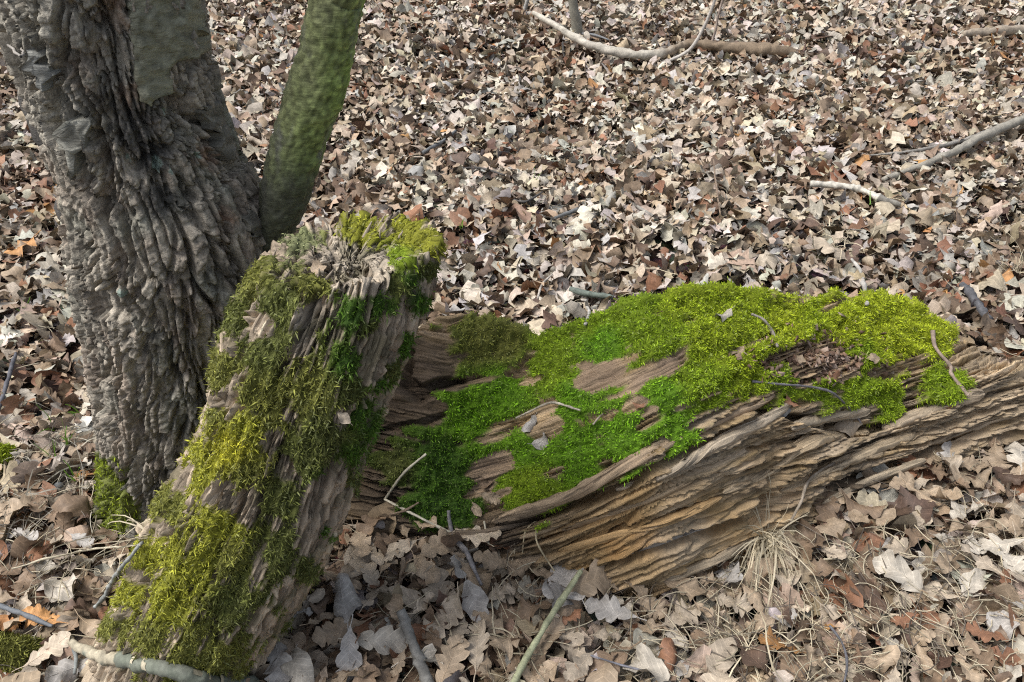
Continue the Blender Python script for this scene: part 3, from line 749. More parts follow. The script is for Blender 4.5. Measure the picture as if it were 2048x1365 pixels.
Vb, Fb, Cb = moss_var(Sd.reshape(-1, 3)[idx], Nn.reshape(-1, 3)[idx], np.array(YG)[None] * (.4 + .6 * rs.rand(len(idx)))[:, None], np.full((len(idx), 1), .009), rs, .0018, .6, .4)
obj('moss', mesh_from('root_moss', Vb, Fb, smooth=False, col=Cb), M['moss'], tree_e, kind='stuff', label='olive moss low on the trunk')

# bark plates lifted from the trunk
def bark_plate(poly, col, lift=0.012, thick=0.010, parent=tree_e, curl=0.004):
    pts = [Vector(p) for p in poly]
    ou = []
    for a, b_ in zip(pts, pts[1:] + pts[:1]):
        nseg = max(2, int((b_ - a).length / 9))
        for s in range(nseg):
            p = a.lerp(b_, s / nseg); ou.append(p + Vector((rng.gauss(0, 2.0), rng.gauss(0, 2.0))))
    xs = [p.x for p in ou]; ys = [p.y for p in ou]
    inn = []
    def inside(x, y):
        c = False
        for a, b_ in zip(ou, ou[1:] + ou[:1]):
            if (a.y > y) != (b_.y > y) and x < (b_.x - a.x) * (y - a.y) / (b_.y - a.y) + a.x: c = not c
        return c
    st = 6
    for x in np.arange(min(xs), max(xs), st):
        for y in np.arange(min(ys), max(ys), st):
            if inside(x, y) and min((p - Vector((x, y))).length for p in ou) > 5:
                inn.append(Vector((x + rng.uniform(-2, 2), y + rng.uniform(-2, 2))))
    nO = len(ou)
    res = delaunay_2d_cdt(ou + inn, [], [list(range(nO))], 1, 0.01)
    vs, fs = res[0], res[2]
    V3 = []; keep = True
    ysr = (min(ys), max(ys))
    for p in vs:
        d = ray(p.x, p.y).normalized()
        h, nn, i, dist = BVH[TRUNK_BVH].ray_cast(Vector((0, 0, CAM_H)), d)
        if h is None:
            h = at_y(p.x, p.y, TY - .02); nn = Vector((0, -1, 0))
        # smooth trunk normal: away from the axis
        k = int(np.argmin(np.abs(TC[:, 2] - h.z))); ax = Vector(TC[k]); nn = (h - ax); nn.z = 0; nn.normalize()
        r0 = TR[k]
        f = (p.y - ysr[0]) / max(1, ysr[1] - ysr[0])
        hh = Vector((ax.x, ax.y, h.z)) + nn * (max((h - Vector((ax.x, ax.y, h.z))).length, r0 * 0.97) + lift * 0.5 + curl * f)
        hh += nn * (0.006 * float(perlin(np.array([[p.x * .05, p.y * .05, 0]]))[0]) + .0025 * float(perlin(np.array([[p.x * .09, p.y * .25, 4]]))[0]))
        V3.append((hh, nn))
    nV = len(V3)
    V = [tuple(a) for a, _ in V3] + [tuple(a - n_ * (thick + lift)) for a, n_ in V3]
    F = [tuple(f) for f in fs] 
    # rim
    from collections import Counter
    ec = Counter()
    for f in fs:
        for a, b_ in zip(f, f[1:] + f[:1]): ec[(a, b_)] += 1
    for (a, b_), c in list(ec.items()):
        if (b_, a) not in ec: F.append((b_, a, a + nV, b_ + nV))
    me = bpy.data.meshes.new('bark_plate'); me.from_pydata(V, [], F); me.update()
    ca = me.color_attributes.new('Col', 'FLOAT_COLOR', 'POINT')
    nzc = fbm(np.array(V) * 60, 4)
    cc = np.ones((len(V), 4), np.float32); cc[:, :3] = np.array(col)[None] * (1 + .9 * nzc[:, None]); ca.data.foreach_set('color', cc.ravel())
    me.polygons.foreach_set('use_smooth', [True] * len(fs) + [False] * (len(me.polygons) - len(fs)))
    return obj('bark_plate', me, M['plate'], parent)
bark_plate([(255, -30), (388, -30), (396, 60), (402, 105), (352, 120), (330, 142), (322, 170), (300, 208), (280, 200), (266, 140), (258, 60)], (.225, .222, .16), .009)
bark_plate([(377, 221), (430, 203), (446, 262), (458, 318), (434, 320), (412, 272), (390, 250)], (.17, .16, .13), .013)
bark_plate([(138, 240), (172, 226), (194, 232), (196, 250), (186, 275), (166, 300), (156, 350), (146, 345), (136, 290)], (.23, .225, .19), .016)
bark_plate([(60, 100), (92, 110), (112, 150), (108, 178), (80, 160)], (.25, .25, .225), .011)
bark_plate([(480, 420), (515, 425), (535, 470), (505, 478)], (.17, .16, .13), .010)
# dark flaps of bark standing off the outer edge of the trunk
for (z0, z1, w) in ((0.80, 0.95, .085), (0.66, 0.75, .06), (0.50, 0.565, .05), (0.38, 0.43, .04)):
    V = []; nk = 9
    for i in range(nk):
        f = i / (nk - 1); z = z1 + (z0 - z1) * f
        k = int(np.argmin(np.abs(TC[:, 2] - z))); ax = TC[k]; r0 = TR[k]
        for jn, (ang, rr_) in enumerate(((math.pi * 1.02, r0 - .012), (math.pi * 1.0 + .03, r0 + .004 + .010 * math.sin(math.pi * f)), (math.pi * .985, r0 + .006 + (w * .42) * math.sin(math.pi * f) ** .7 * rng.uniform(.8, 1.1)), (math.pi * .93, r0 + .002 + .012 * math.sin(math.pi * f)), (math.pi * .90, r0 - .012))):
            V.append((ax[0] + math.cos(ang) * rr_, ax[1] + math.sin(ang) * rr_, z + rng.gauss(0, .002)))
    V = np.array(V)
    obj('bark_flap', mesh_from('bark_flap', V, grid_faces(nk, 5), smooth=False, col=np.tile(np.array([.085, .08, .072]), (len(V), 1))), M['plate'], tree_e)

# side stem, smooth and green with algae
cps = [(535, 520), (552, 462), (566, 402), (598, 280), (640, 150), (676, 0), (700, -120)]
wps = [50, 66, 92, 106, 110, 103, 100]
pl = at_y(700, -120, TY)
C2, R2, T2, N2, th2, q2 = stem_grid(cps, wps, [TY - .01] * 7, 260, 120, [(Vector((pl.x + .10, TY + .05, pl.z + .5)), .036), (Vector((pl.x + .22, TY + .12, pl.z + 1.1)), .026)])
Ps = (C2[:, None] + N2 * R2[:, None, None]).reshape(-1, 3)
px2 = project(Ps)
lent = perlin(Ps * np.array([60, 60, 260])); bumps = fbm(Ps * 14, 2)
sv1, sv2, svi = voronoi(Ps * np.array([110, 110, 230]))
Ps2 = Ps + N2.reshape(-1, 3) * (0.0022 * lent + 0.006 * bumps + .004 * fbm(Ps * 60, 2) + .0022 * (RND3[svi][:, 0] - .5))[:, None]
gz = fbm(Ps * np.array([16, 16, 7]), 5, .65)
sc_ = np.array([.20, .215, .10])[None] * (1 + .5 * gz[:, None])
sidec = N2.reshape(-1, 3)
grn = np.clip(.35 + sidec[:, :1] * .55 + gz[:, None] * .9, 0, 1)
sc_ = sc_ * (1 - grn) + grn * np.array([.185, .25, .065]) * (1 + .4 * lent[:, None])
sc_ = sc_ * (.75 + .5 * RND3[svi][:, 1:2]) * (1 + .6 * lent[:, None])
gry = np.clip(fbm(Ps * np.array([30, 30, 11]) + 7, 5, .65)[:, None] * 2.8 - .2, 0, .85)
sc_ = sc_ * (1 - gry) + gry * np.array([.21, .21, .175])
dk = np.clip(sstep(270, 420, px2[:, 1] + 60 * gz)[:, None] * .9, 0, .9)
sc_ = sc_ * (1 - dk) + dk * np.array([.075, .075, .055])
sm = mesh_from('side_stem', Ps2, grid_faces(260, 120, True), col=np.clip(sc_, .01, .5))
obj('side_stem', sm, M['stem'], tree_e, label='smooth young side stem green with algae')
# bare crown above the frame
rng = random.Random(21)
Vs, Fs, off = [], [], 0
def limb(p, d, L, r, lvl):
    global off
    pts = [p]; dd = d.copy()
    for k in range(6):
        dd = (dd + np.array([rng.gauss(0, .12), rng.gauss(0, .12), .05])); dd /= np.linalg.norm(dd)
        pts.append(pts[-1] + dd * L / 6)
    V, Fq = tube(np.array(pts), np.linspace(r, r * .45, 7), 6 if lvl else 8)
    Vs.append(V); Fs.append(Fq + off); off += len(V)
    if lvl < 3:
        for k in range(3 if lvl else 5):
            i = rng.randint(2, 6); nd = dd + np.array([rng.gauss(0, .6), rng.gauss(0, .6), rng.uniform(0, .4)]); nd /= np.linalg.norm(nd)
            limb(pts[i], nd, L * rng.uniform(.5, .75), r * .5, lvl + 1)
limb(TC[-1] - np.array([0, 0, .05]), np.array([.15, .1, 1.0]), 2.0, .118, 0)
limb(C2[-1] - np.array([0, 0, .02]), np.array([.25, .1, 1.0]), 1.2, .026, 1)
V = np.concatenate(Vs); obj('crown', mesh_from('crown', V, np.concatenate(Fs), col=np.tile(np.array([.13, .12, .10]), (len(V), 1))), M['bark'], tree_e)
print('woods', time.time() - T00)

# ------------------------------------------------------------------ leaves
def leaf_shape(rs, kind, lod, cup=None, bend=None):
    """unit-length leaf, base at x=-.5, tip at x=.5; quads; uv = (t, signed width)"""
    if lod == 3:                                # far: curled scraps, a few pixels each
        t = np.linspace(0, 1, 5); w = np.array([.04, .26, .15, .30, .06] if rs.rand() < .5 else [.05, .25, .33, .22, .05]) * rs.uniform(.7, 1.15) * (1 + .2 * rs.normal(size=5))
    elif kind == 'oak':
        nl = rs.choice([3, 4, 4, 5]) if lod < 2 else 3
        sub = {0: (0, .16, .42, .72, .9), 1: (0, .3, .74), 2: (0, .5)}[lod]
        t = np.concatenate([[0], [.10 + .86 * (k + f) / nl for k in range(nl) for f in sub], [.975, 1.0]])
        ph_ = np.clip((t - .10) / .86, 0, 1) * nl
        lobe = np.abs(np.sin(np.pi * ph_)) ** .55
        env = .31 * np.sin(np.pi * np.clip(t, 0, 1) ** 1.25 * .93 + .06) ** .8
        dp = rs.uniform(.42, .62)
        w = env * (1 - dp + dp * lobe); w[t < .1] = .012; w[-1] = .03; w[-2] = max(w[-2], .075)
        if lod == 0: w = w * (1 + .06 * rs.normal(size=len(t)))
    else:
        t = np.linspace(0, 1, 10 if lod < 2 else 6)
        w = .33 * np.sin(np.pi * np.clip(t, .02, .985) ** .85) ** .75
    n = len(t)
    sides = []
    strips = 2 if lod == 0 else 1
    jl = 1 + (.05 if kind == 'oak' else .12) * rs.normal(size=(2, n)); wid = rs.uniform(.82, 1.15)
    fwd = rs.uniform(.03, .09)
    cols = []
    for k in range(-strips, strips + 1):
        f = abs(k) / strips; sgn = np.sign(k)
        ww = w * wid * (jl[0] if k < 0 else jl[1])
        x = t - .5 + fwd * f * (ww / .28) * (t < .97)
        y = sgn * f * ww
        cols.append(np.stack([x, y, 0 * x], -1))
    Gl = np.stack(cols, 1)                                   # n x (2*strips+1) x 3
    uv = np.stack([np.repeat(t[:, None], Gl.shape[1], 1), Gl[..., 1]], -1)
    kc = rs.normal() * (2.8 if lod < 2 else 3.4) if cup is None else cup
    kb = rs.normal() * (1.1 if lod < 2 else 1.6) if bend is None else bend
    kw = rs.uniform(.15, .5); ph = rs.rand() * 6; fr = rs.uniform(7, 15)
    x, y = Gl[..., 0].copy(), Gl[..., 1].copy()
    kcx = kc * (1 + .6 * np.sin(3 * x + ph))
    kcx = np.where(np.abs(kcx) < .05, .05, kcx)
    yy = np.sin(kcx * y) / kcx; zz = (1 - np.cos(kcx * y)) / kcx
    zz = zz + kw * np.abs(y) * np.sin(fr * x + ph + 1.7 * np.sign(y)) + .09 * rs.normal(size=x.shape) * (np.abs(y) + .03)
    if abs(kb) < .05: kb = .05
    r_ = 1 / kb - zz
    xx = np.sin(kb * x) * r_; zz2 = 1 / kb - np.cos(kb * x) * r_
    tw = rs.normal() * .5 * x
    y3 = yy * np.cos(tw) - zz2 * np.sin(tw) * .5; z3 = zz2 + yy * np.sin(tw)
    V = np.stack([xx, y3, z3 - z3.mean()], -1)
    return V.reshape(-1, 3), grid_faces(n, 2 * strips + 1), uv.reshape(-1, 2), V[:, strips]

PAL = {'pale': (.42, .378, .31), 'beige': (.37, .307, .23), 'tan': (.305, .234, .16), 'brown': (.185, .13, .085), 'red-brown': (.21, .108, .062), 'grey': (.33, .308, .278), 'orange': (.36, .19, .075), 'dark': (.10, .065, .045)}
PN = list(PAL); PA = np.array([PAL[k] for k in PN])
def litter_mesh(pos, scale, rs, lodv, palw, tiltsd):
    Vall, Fall, Call, Uall, off = [], [], [], [], 0
    n = len(pos)
    pidx = np.array([rs.choice(len(PN), p=w) for w in palw]) if palw.ndim == 2 else rs.choice(len(PN), n, p=palw)
    colr = PA[pidx] * np.exp(rs.normal(size=(n, 1)) * .16) * (1 + rs.normal(size=(n, 3)) * .03)
    yaw = rs.rand(n) * 2 * np.pi; tx = rs.normal(size=n) * tiltsd; ty = rs.normal(size=n) * tiltsd; flip = rs.rand(n) < .5
    for lod in (1, 2, 3):
        for kind, frac, np_ in (('oak', .8, 40), ('ovate', .2, 40)):
            protos = [leaf_shape(rs, kind, lod) for _ in range(np_)]
            sel = np.where((lodv == lod))[0]
            hsh = (np.sin(sel * 12.9898) * 43758.5453) % 1.0
            fr_ = .8
            sel = sel[(hsh < fr_) if kind == 'oak' else (hsh >= fr_)]
            asg = rs.randint(0, np_, len(sel))
            for k in range(np_):
                s = sel[asg == k]
                if not len(s): continue
                V, Fq, uv, _ = protos[k]
                v = V[None] * scale[s][:, None, None]
                v = v * np.where(flip[s], -1, 1)[:, None, None] * np.array([1, 1, 1]) if False else v
                zz = np.where(flip[s][:, None], -v[..., 2], v[..., 2]); v = np.stack([v[..., 0], np.where(flip[s][:, None], -v[..., 1], v[..., 1]), zz], -1)
                cx, sx = np.cos(tx[s])[:, None], np.sin(tx[s])[:, None]
                y1 = v[..., 1] * cx - v[..., 2] * sx; z1 = v[..., 1] * sx + v[..., 2] * cx
                cy, sy = np.cos(ty[s])[:, None], np.sin(ty[s])[:, None]
                x1 = v[..., 0] * cy + z1 * sy; z2 = -v[..., 0] * sy + z1 * cy
                ca, sa = np.cos(yaw[s])[:, None], np.sin(yaw[s])[:, None]
                out = np.stack([x1 * ca - y1 * sa, x1 * sa + y1 * ca, z2], -1) + pos[s][:, None]
                m_ = len(s); nv = len(V)
                Vall.append(out.reshape(-1, 3)); Fall.append((Fq[None] + (np.arange(m_) * nv)[:, None, None] + off).reshape(-1, 4))
                Call.append(np.repeat(colr[s], nv, 0)); Uall.append(np.tile(uv, (m_, 1))); off += m_ * nv
    return mesh_from('leaf_litter', np.concatenate(Vall), np.concatenate(Fall), col=np.clip(np.concatenate(Call), .01, .75), uv=np.concatenate(Uall))

def footprint(x, y, margin=0.0):
    """True where a large wood stands on the ground"""
    x = np.asarray(x); y = np.asarray(y)
    out = np.zeros(len(x), bool)
    k = int(np.argmin(np.abs(STUMP_C[:, 2] - .04))); out |= (np.hypot((x - STUMP_C[k, 0]) / 1.15, y - STUMP_C[k, 1]) < STUMP_R[k] - .01 + margin)
    k = int(np.argmin(np.abs(TC[:, 2] - .05))); out |= np.hypot(x - TC[k, 0], y - TC[k, 1]) < TR[k] - .005 + margin
    cand = np.where((x > -.75) & (x < 2.2) & (y > .8) & (y < 2.2))[0]
    for i in cand:
        p, nn, ii, d = BVH[0].ray_cast(Vector((x[i], y[i], 2)), Vector((0, 0, -1)))
        if p is not None and p.z > .075: out[i] = True
    return out
rs = np.random.RandomState(3)
def scatter(x0, x1, y0, y1, dens):
    n = int((x1 - x0) * (y1 - y0) * dens); return np.stack([x0 + rs.rand(n) * (x1 - x0), y0 + rs.rand(n) * (y1 - y0)], -1)
xy = np.concatenate([scatter(-6.5, 6.5, .15, 9.0, 1750)])
hw = .68 * (xy[:, 1] * CP + CAM_H * SP) + .2
inside_v = (np.abs(xy[:, 0]) < hw) & (xy[:, 1] < 6.6) & (xy[:, 1] > .45)
keepn = np.where(inside_v, True, rs.rand(len(xy)) < .05)
# keep somewhat fewer far away where each leaf is a few pixels
keepn &= rs.rand(len(xy)) < np.where(xy[:, 1] > 4.4, .85, 1.0)
xy = xy[keepn]; xy = xy[~footprint(xy[:, 0], xy[:, 1])]
n = len(xy)
hump = perlin(np.stack([xy[:, 0] * 2.2, xy[:, 1] * 2.2, 0 * xy[:, 0]], -1)) * .012
near = xy[:, 1] < 1.75
zz = ground_z(xy[:, 0], xy[:, 1]) + .004 + rs.rand(n) ** 1.0 * np.where(near, .032, .045) + hump
pos = np.column_stack([xy, zz])
scale = np.clip(.070 * np.exp(rs.normal(size=n) * .34), .035, .135)
lodv = np.where(xy[:, 1] < 1.9, 1, np.where(xy[:, 1] < 3.9, 2, 3))
wfar = np.array([.24, .26, .18, .155, .035, .09, .006, .08]); wnear = np.array([.08, .22, .28, .22, .06, .05, .01, .10])
fw = sstep(1.0, 2.2, xy[:, 1])
patch = perlin(np.stack([xy[:, 0] * 2.6, xy[:, 1] * 2.6, 0 * xy[:, 0] + 5], -1))
palw = wnear[None] * (1 - fw[:, None]) + wfar[None] * fw[:, None]
palw[:, 3:5] *= np.exp(patch * 2.6)[:, None]; palw[:, 0] *= np.exp(-patch * 1.6)
palw /= palw.sum(1, keepdims=True)
cum = np.cumsum(palw, 1)
class _P: pass
def litter_pal(palw):
    return palw
lm = litter_mesh(pos, scale, rs, lodv, palw, .55)
obj('leaf_litter', lm, M['leafstuff'], kind='stuff', label='deep carpet of dead brown and pale oak leaves over the forest floor', cat='leaf litter')
print('litter', n, time.time() - T00)

# ------------------------------------------------------------------ sticks and other small things
rng = random.Random(9)
ANCH = []     # (x, y, words) for describing where a leaf lies
def stick(name, pts, w, col, label, cat='stick', lift=None, col2=None, seg=7, jitter=.12, parent=None, mat='stick', knots=0, group=None, floor=LIT, only=None, ends_z=None, taper=None, colf=None):
    """pts: pixels; each is laid on whatever is there; w: width in pixels at each point (or one)"""
    P = []; Rr = []
    for i, p in enumerate(pts):
        if len(p) > 2 and p[2] is not None:
            v = at_y(p[0], p[1], p[2]); nn = Vector((0, 0, 1))
        else:
            v, nn = hit(p[0], p[1], floor, only)
        ww = w[i] if isinstance(w, (list, tuple)) else w
        r = ww * depth_of(v) / F_PX / 2
        lf = lift[i] if isinstance(lift, (list, tuple)) else (lift or 0)
        P.append(list(v + nn * (r * .6 + lf))); Rr.append(r)
    n = max(14, (seg + 5) * (len(P) - 1) + 1)
    if len(P) == 2:
        P.insert(1, [(a + b) / 2 for a, b in zip(P[0], P[1])]); Rr.insert(1, (Rr[0] + Rr[1]) / 2)
    PR = crom(np.concatenate([np.array(P), np.array(Rr)[:, None]], 1), n)
    c, r = PR[:, :3], np.maximum(PR[:, 3], .0006)
    L = np.linalg.norm(c[-1] - c[0])
    jn = np.stack([fbm(c * 18 + 3, 3), fbm(c * 18 + 40, 3), fbm(c * 18 + 70, 3) * .5], -1)
    c = c + jn * jitter * np.minimum(.05, L * .12)
    r = r * (1 + .22 * fbm(c * 60, 2))
    for k in range(knots):
        i = rng.randint(1, n - 2); r[i] *= rng.uniform(1.2, 1.45)
    V, Fq = tube(c, r, 10)
    ax = np.concatenate([np.repeat(c, 10, 0), c[:1], c[-1:]], 0)
    V = ax + (V - ax) * (1 + .45 * fbm(V * 70, 3) + .30 * perlin(V * 25 + 3))[:, None]
    nz = fbm(V * 45, 3)[:, None]
    cc = np.array(col)[None] * (1 + .8 * nz)
    if col2 is not None:
        k = np.clip(.5 + nz * 1.6, 0, 1); cc = cc * (1 - k) + np.array(col2) * k
    if colf is not None:
        tpar = np.concatenate([np.repeat(np.linspace(0, 1, n), 10), [0, 1]]); cc = colf(tpar, V, cc)
    o0 = c[len(c) // 2].copy(); V = V - o0
    me = mesh_from(name, V, Fq, col=np.clip(cc, .01, .8))
    o = obj(name, me, M[mat], parent, None if parent else label, None if parent else cat, group, loc=tuple(o0))
    o['_'] = 0; del o['_']
    return o, c, r
GREY = (.23, .215, .19); PALE = (.46, .42, .35); DARK = (.07, .065, .06); BRN = (.19, .14, .10); BLU = (.13, .135, .135); GRN = (.19, .21, .13); STRAW = (.54, .47, .33)

def two_tone(t, V, cc):
    k = sstep(.42, .62, t + .12 * fbm(V * 20, 2))[:, None]
    return cc * (1 - k) + k * np.array([.20, .15, .10]) * (1 + .9 * fbm(np.stack([V[:, 0] * 8, V[:, 1] * 70, V[:, 2] * 70], -1), 3)[:, None])
stick('fallen_branch', [(1066, 66), (1110, 82), (1170, 105), (1250, 117), (1320, 114), (1380, 98), (1450, 102), (1530, 108), (1590, 112)], [8, 13, 16, 18, 18, 17, 22, 26, 18], (.42, .385, .32), 'long pale barkless branch curving up at its tapered end on the leaves', 'branch', lift=[.10, .07, .035, .01, .0, .01, 0, 0, 0], colf=two_tone, knots=4)
stick('fallen_branch', [(2140, 222), (2048, 256), (1960, 288), (1880, 325), (1765, 362)], [20, 19, 18, 15, 10], (.27, .25, .205), 'straight grey branch with a thinner twig beside it on the leaves', 'branch', lift=[.05, .035, .02, .01, 0], knots=3)
stick('twig', [(1985, 272), (1930, 290), (1870, 302), (1800, 312), (1740, 312)], [7, 8, 8, 6, 3], GREY, 'thin grey twig running alongside the straight grey branch', 'twig', lift=[.03, .02, .01, .01, 0])
stick('stick', [(1620, 374), (1660, 377), (1700, 382), (1735, 392), (1760, 405), (1800, 416)], [11, 13, 12, 12, 15, 9], (.50, .47, .40), 'short pale crooked stick with a dark knobbly end', 'stick', lift=.006, colf=lambda t, V, cc: np.where((t > .78)[:, None], cc * .35, cc), knots=3)
stick('stick', [(912, 264), (880, 288), (845, 308)], [6, 8, 7], BLU, 'dark slate grey stick lying among the pale leaves behind the stump', 'stick')
stick('stick', [(1188, 416), (1150, 424), (1106, 440)], [6, 9, 7], BLU, 'short dark bluish stick with a bent middle on the pale leaves', 'stick')
stick('stick', [(1140, 580), (1180, 593), (1226, 597)], [10, 14, 9], (.13, .155, .13), 'stubby grey green stick lying just behind the mossy log', 'stick')
stick('stick', [(1700, 525), (1716, 545), (1724, 575), (1728, 612)], [5, 8, 9, 8], (.40, .38, .34), 'pale upright twig sticking out behind the moss cushion', 'twig', lift=.01)
stick('stick', [(1922, 572), (1945, 600), (1975, 645)], [13, 16, 18], (.10, .10, .105), 'dark knobbly stub of wood half sunk in the leaves behind the log', 'stick', knots=3)
stick('fallen_branch', [(1925, 72), (1975, 70), (2060, 64), (2140, 60)], [12, 18, 18, 16], (.30, .25, .19), 'weathered brown branch stub lying far back among the leaves', 'branch')
stick('stick', [(36, 714), (22, 760), (0, 830), (-20, 880)], [7, 8, 9, 9], (.09, .09, .10), 'thin dark twig lying near the foot of the tree', 'twig', lift=.01)
stick('stick', [(1480, 322), (1540, 395), (1580, 430)], [5, 6, 4], GREY, 'slim grey twig among the leaves beyond the mossy log', 'twig') if False else None
stick('stick', [(1260, 405), (1290, 425), (1315, 438)], [6, 7, 5], GREY, 'short straight grey twig on the leaves beyond the mossy log', 'twig')
stick('stick', [(1422, 350), (1432, 400), (1442, 440)], [3, 4, 3], BRN, 'thin brown stalk standing in the leaves beyond the log', 'twig', lift=[.06, .03, 0])
stick('stick', [(905, 340), (960, 338), (1010, 352)], [4, 5, 4], DARK, 'thin dark curved twig on the leaves beyond the stump', 'twig')
stick('stick', [(1010, 395), (1050, 405), (1085, 385)], [4, 5, 3], DARK, 'fine blackish twig with an upturned tip on the leaves', 'twig')
stick('stick', [(1075, 605), (1085, 575), (1105, 555)], [4, 5, 3], (.33, .30, .26), 'small bent brown twig next to the log\'s mossy back', 'twig', lift=.01)
stick('stick', [(1170, 605), (1178, 630), (1176, 655)], [6, 6, 6], (.42, .40, .36), 'short whitish twig end poking from the leaves by the log', 'twig', lift=.008)
# the peeled branch by the stump's foot
def peeled(t, V, cc):
    k = (t < .30) & (fbm(V * 30, 2) > -.35)
    cc = np.where(k[:, None], np.array([.37, .33, .24]) * (1 + .5 * fbm(V * 60, 2)[:, None]), cc)
    return cc
br, bc, brr = stick('fallen_branch', [(130, 1282), (190, 1298), (260, 1310), (330, 1328), (400, 1347), (480, 1372), (560, 1400)], [13, 22, 29, 31, 31, 31, 30], (.17, .18, .145), 'grey green branch with bands of peeled bark at the foot of the stump', 'branch', lift=.004, col2=(.13, .145, .11), colf=peeled, seg=12)
for f, wd_ in ((.40, .004), (.47, .006), (.66, .018), (.745, .004)):
    i = int(f * (len(bc) - 1)); d = bc[i + 1] - bc[i - 1]; d /= np.linalg.norm(d)
    P = np.array([bc[i] + d * s for s in np.linspace(-wd_, wd_, 4)]) - np.array(br.location)
    V, Fq = tube(P, brr[i] + .0012, 12, cap=False)
    a = np.arange(12); keep = ((Fq[:, 0] % 12) < 9) | (wd_ < .006)
    obj('peeled_ring', mesh_from('peeled_ring', V, Fq[keep], col=np.array([.40, .36, .26])[None] * (1 + .6 * fbm(V * 80, 3)[:, None])), M['stick'], br)
stick('stick', [(806, 1258), (822, 1290), (838, 1330), (870, 1400)], [20, 20, 22, 24], (.16, .155, .14), 'grey bare stick with a cut end rising from the leaves', 'stick', lift=[.05, .03, .012, 0], knots=2)
stick('stalk', [(1160, 1168), (1110, 1240), (1060, 1320), (1020, 1390)], [12, 13, 14, 14], (.30, .31, .19), 'straight pale green dead stalk lying over the brown leaves', 'stalk', lift=[.035, .03, .02, .015], jitter=.02)
stick('straw', [(854, 906), (810, 948), (768, 988)], [4, 5, 5], (.48, .44, .34), 'sharply bent pale straw lying against the dark end of the log', 'straw', lift=.01, jitter=.01)
o_, c_, r_ = stick('straw', [(766, 987), (830, 1020), (905, 1058), (930, 1075)], [5, 5, 5, 4], (.48, .44, .34), 'pale straw running down from the sharp bend onto the leaves', 'straw', lift=.012, jitter=.01)
stick('twig', [(896, 1020), (908, 1065), (930, 1110), (945, 1140), (962, 1180)], [6, 8, 10, 9, 7], (.20, .19, .19), 'dark shiny twig leaning on the log among broad leaves', 'twig', lift=.012)
stick('twig', [(780, 1030), (810, 1015), (838, 1000)], [4, 5, 4], BRN, 'short brown twig against the dark shaded log end', 'twig', lift=.006)
stick('straw', [(970, 1048), (973, 1075), (978, 1095)], [4, 4, 3], (.46, .42, .32), 'short upright straw in front of the log', 'straw', lift=.008, jitter=.01)
stick('straw', [(1045, 1110), (1056, 1075), (1068, 1066), (1082, 1085), (1110, 1145)], [3, 4, 4, 4, 3], (.42, .35, .22), 'straw bent like a hairpin against the split face of the log', 'straw', lift=[0, .015, .02, .015, 0], jitter=.01)
stick('twig', [(1500, 764), (1555, 770), (1610, 780), (1660, 800), (1700, 830), (1722, 845)], [4, 5, 5, 5, 4, 3], (.17, .16, .17), 'long thin grey twig arching over the crest of the log', 'twig', lift=[.004, .008, .012, .016, .01, .004], jitter=.03)
stick('twig', [(1858, 672), (1866, 705), (1885, 735), (1905, 755), (1926, 780)], [7, 7, 6, 6, 9], (.30, .23, .18), 'brown twig with a knob end lying over the small moss cushion', 'twig', lift=.014, jitter=.04)
stick('twig', [(1496, 638), (1520, 648), (1538, 660), (1546, 690)], [5, 6, 6, 5], (.32, .28, .24), 'crooked grey brown twig on the yellow moss', 'twig', lift=.010)
stick('twig', [(1035, 830), (1075, 822), (1115, 812), (1168, 818)], [4, 4, 5, 4], (.38, .34, .27), 'fine pale twig lying across the vivid green moss', 'twig', lift=.010)
stick('twig', [(1190, 848), (1205, 832), (1210, 820)], [4, 4, 3], (.36, .30, .24), 'tiny tan twig stuck in the green moss', 'twig', lift=.010)
stick('twig', [(1668, 932), (1620, 965), (1590, 1005), (1565, 1045)], [6, 6, 6, 5], (.30, .25, .19), 'brown twig leaning on the log above the dry grass tuft', 'twig', lift=[.004, .012, .02, .02])
stick('twig', [(300, 1085), (262, 1128), (220, 1190), (195, 1225)], [7, 8, 9, 8], (.27, .28, .26), 'pale grey twig lying along the lower edge of the stump', 'twig', lift=.012)
stick('twig', [(-20, 1208), (10, 1222), (60, 1242), (110, 1262)], [9, 10, 10, 8], (.14, .15, .16), 'dark slate twig on the leaves near the peeled branch', 'twig', lift=.012)
stick('twig', [(150, 1300), (158, 1325), (165, 1345)], [8, 9, 6], (.17, .18, .17), 'short forked grey twig under the peeled branch', 'twig', lift=.014)
stick('straw', [(30, 1150), (110, 1128), (200, 1110), (300, 1090)], [3, 4, 4, 3], (.46, .41, .30), 'long pale straw between the tree foot and the stump', 'straw', lift=.018)
stick('twig', [(1180, 1320), (1240, 1340), (1290, 1352)], [3, 4, 3], (.16, .16, .18), 'thin bluish twig by the green stalk', 'twig', lift=.014)
stick('twig', [(1655, 1262), (1682, 1300), (1690, 1340), (1684, 1380)], [5, 5, 5, 4], (.10, .10, .11), 'thin black curved twig among straw and leaves', 'twig', lift=.014)
stick('twig', [(-30, 60), (20, 82), (45, 95)], [5, 6, 4], (.26, .24, .21), 'thin grey twig reaching the trunk from the side', 'twig', lift=.02)

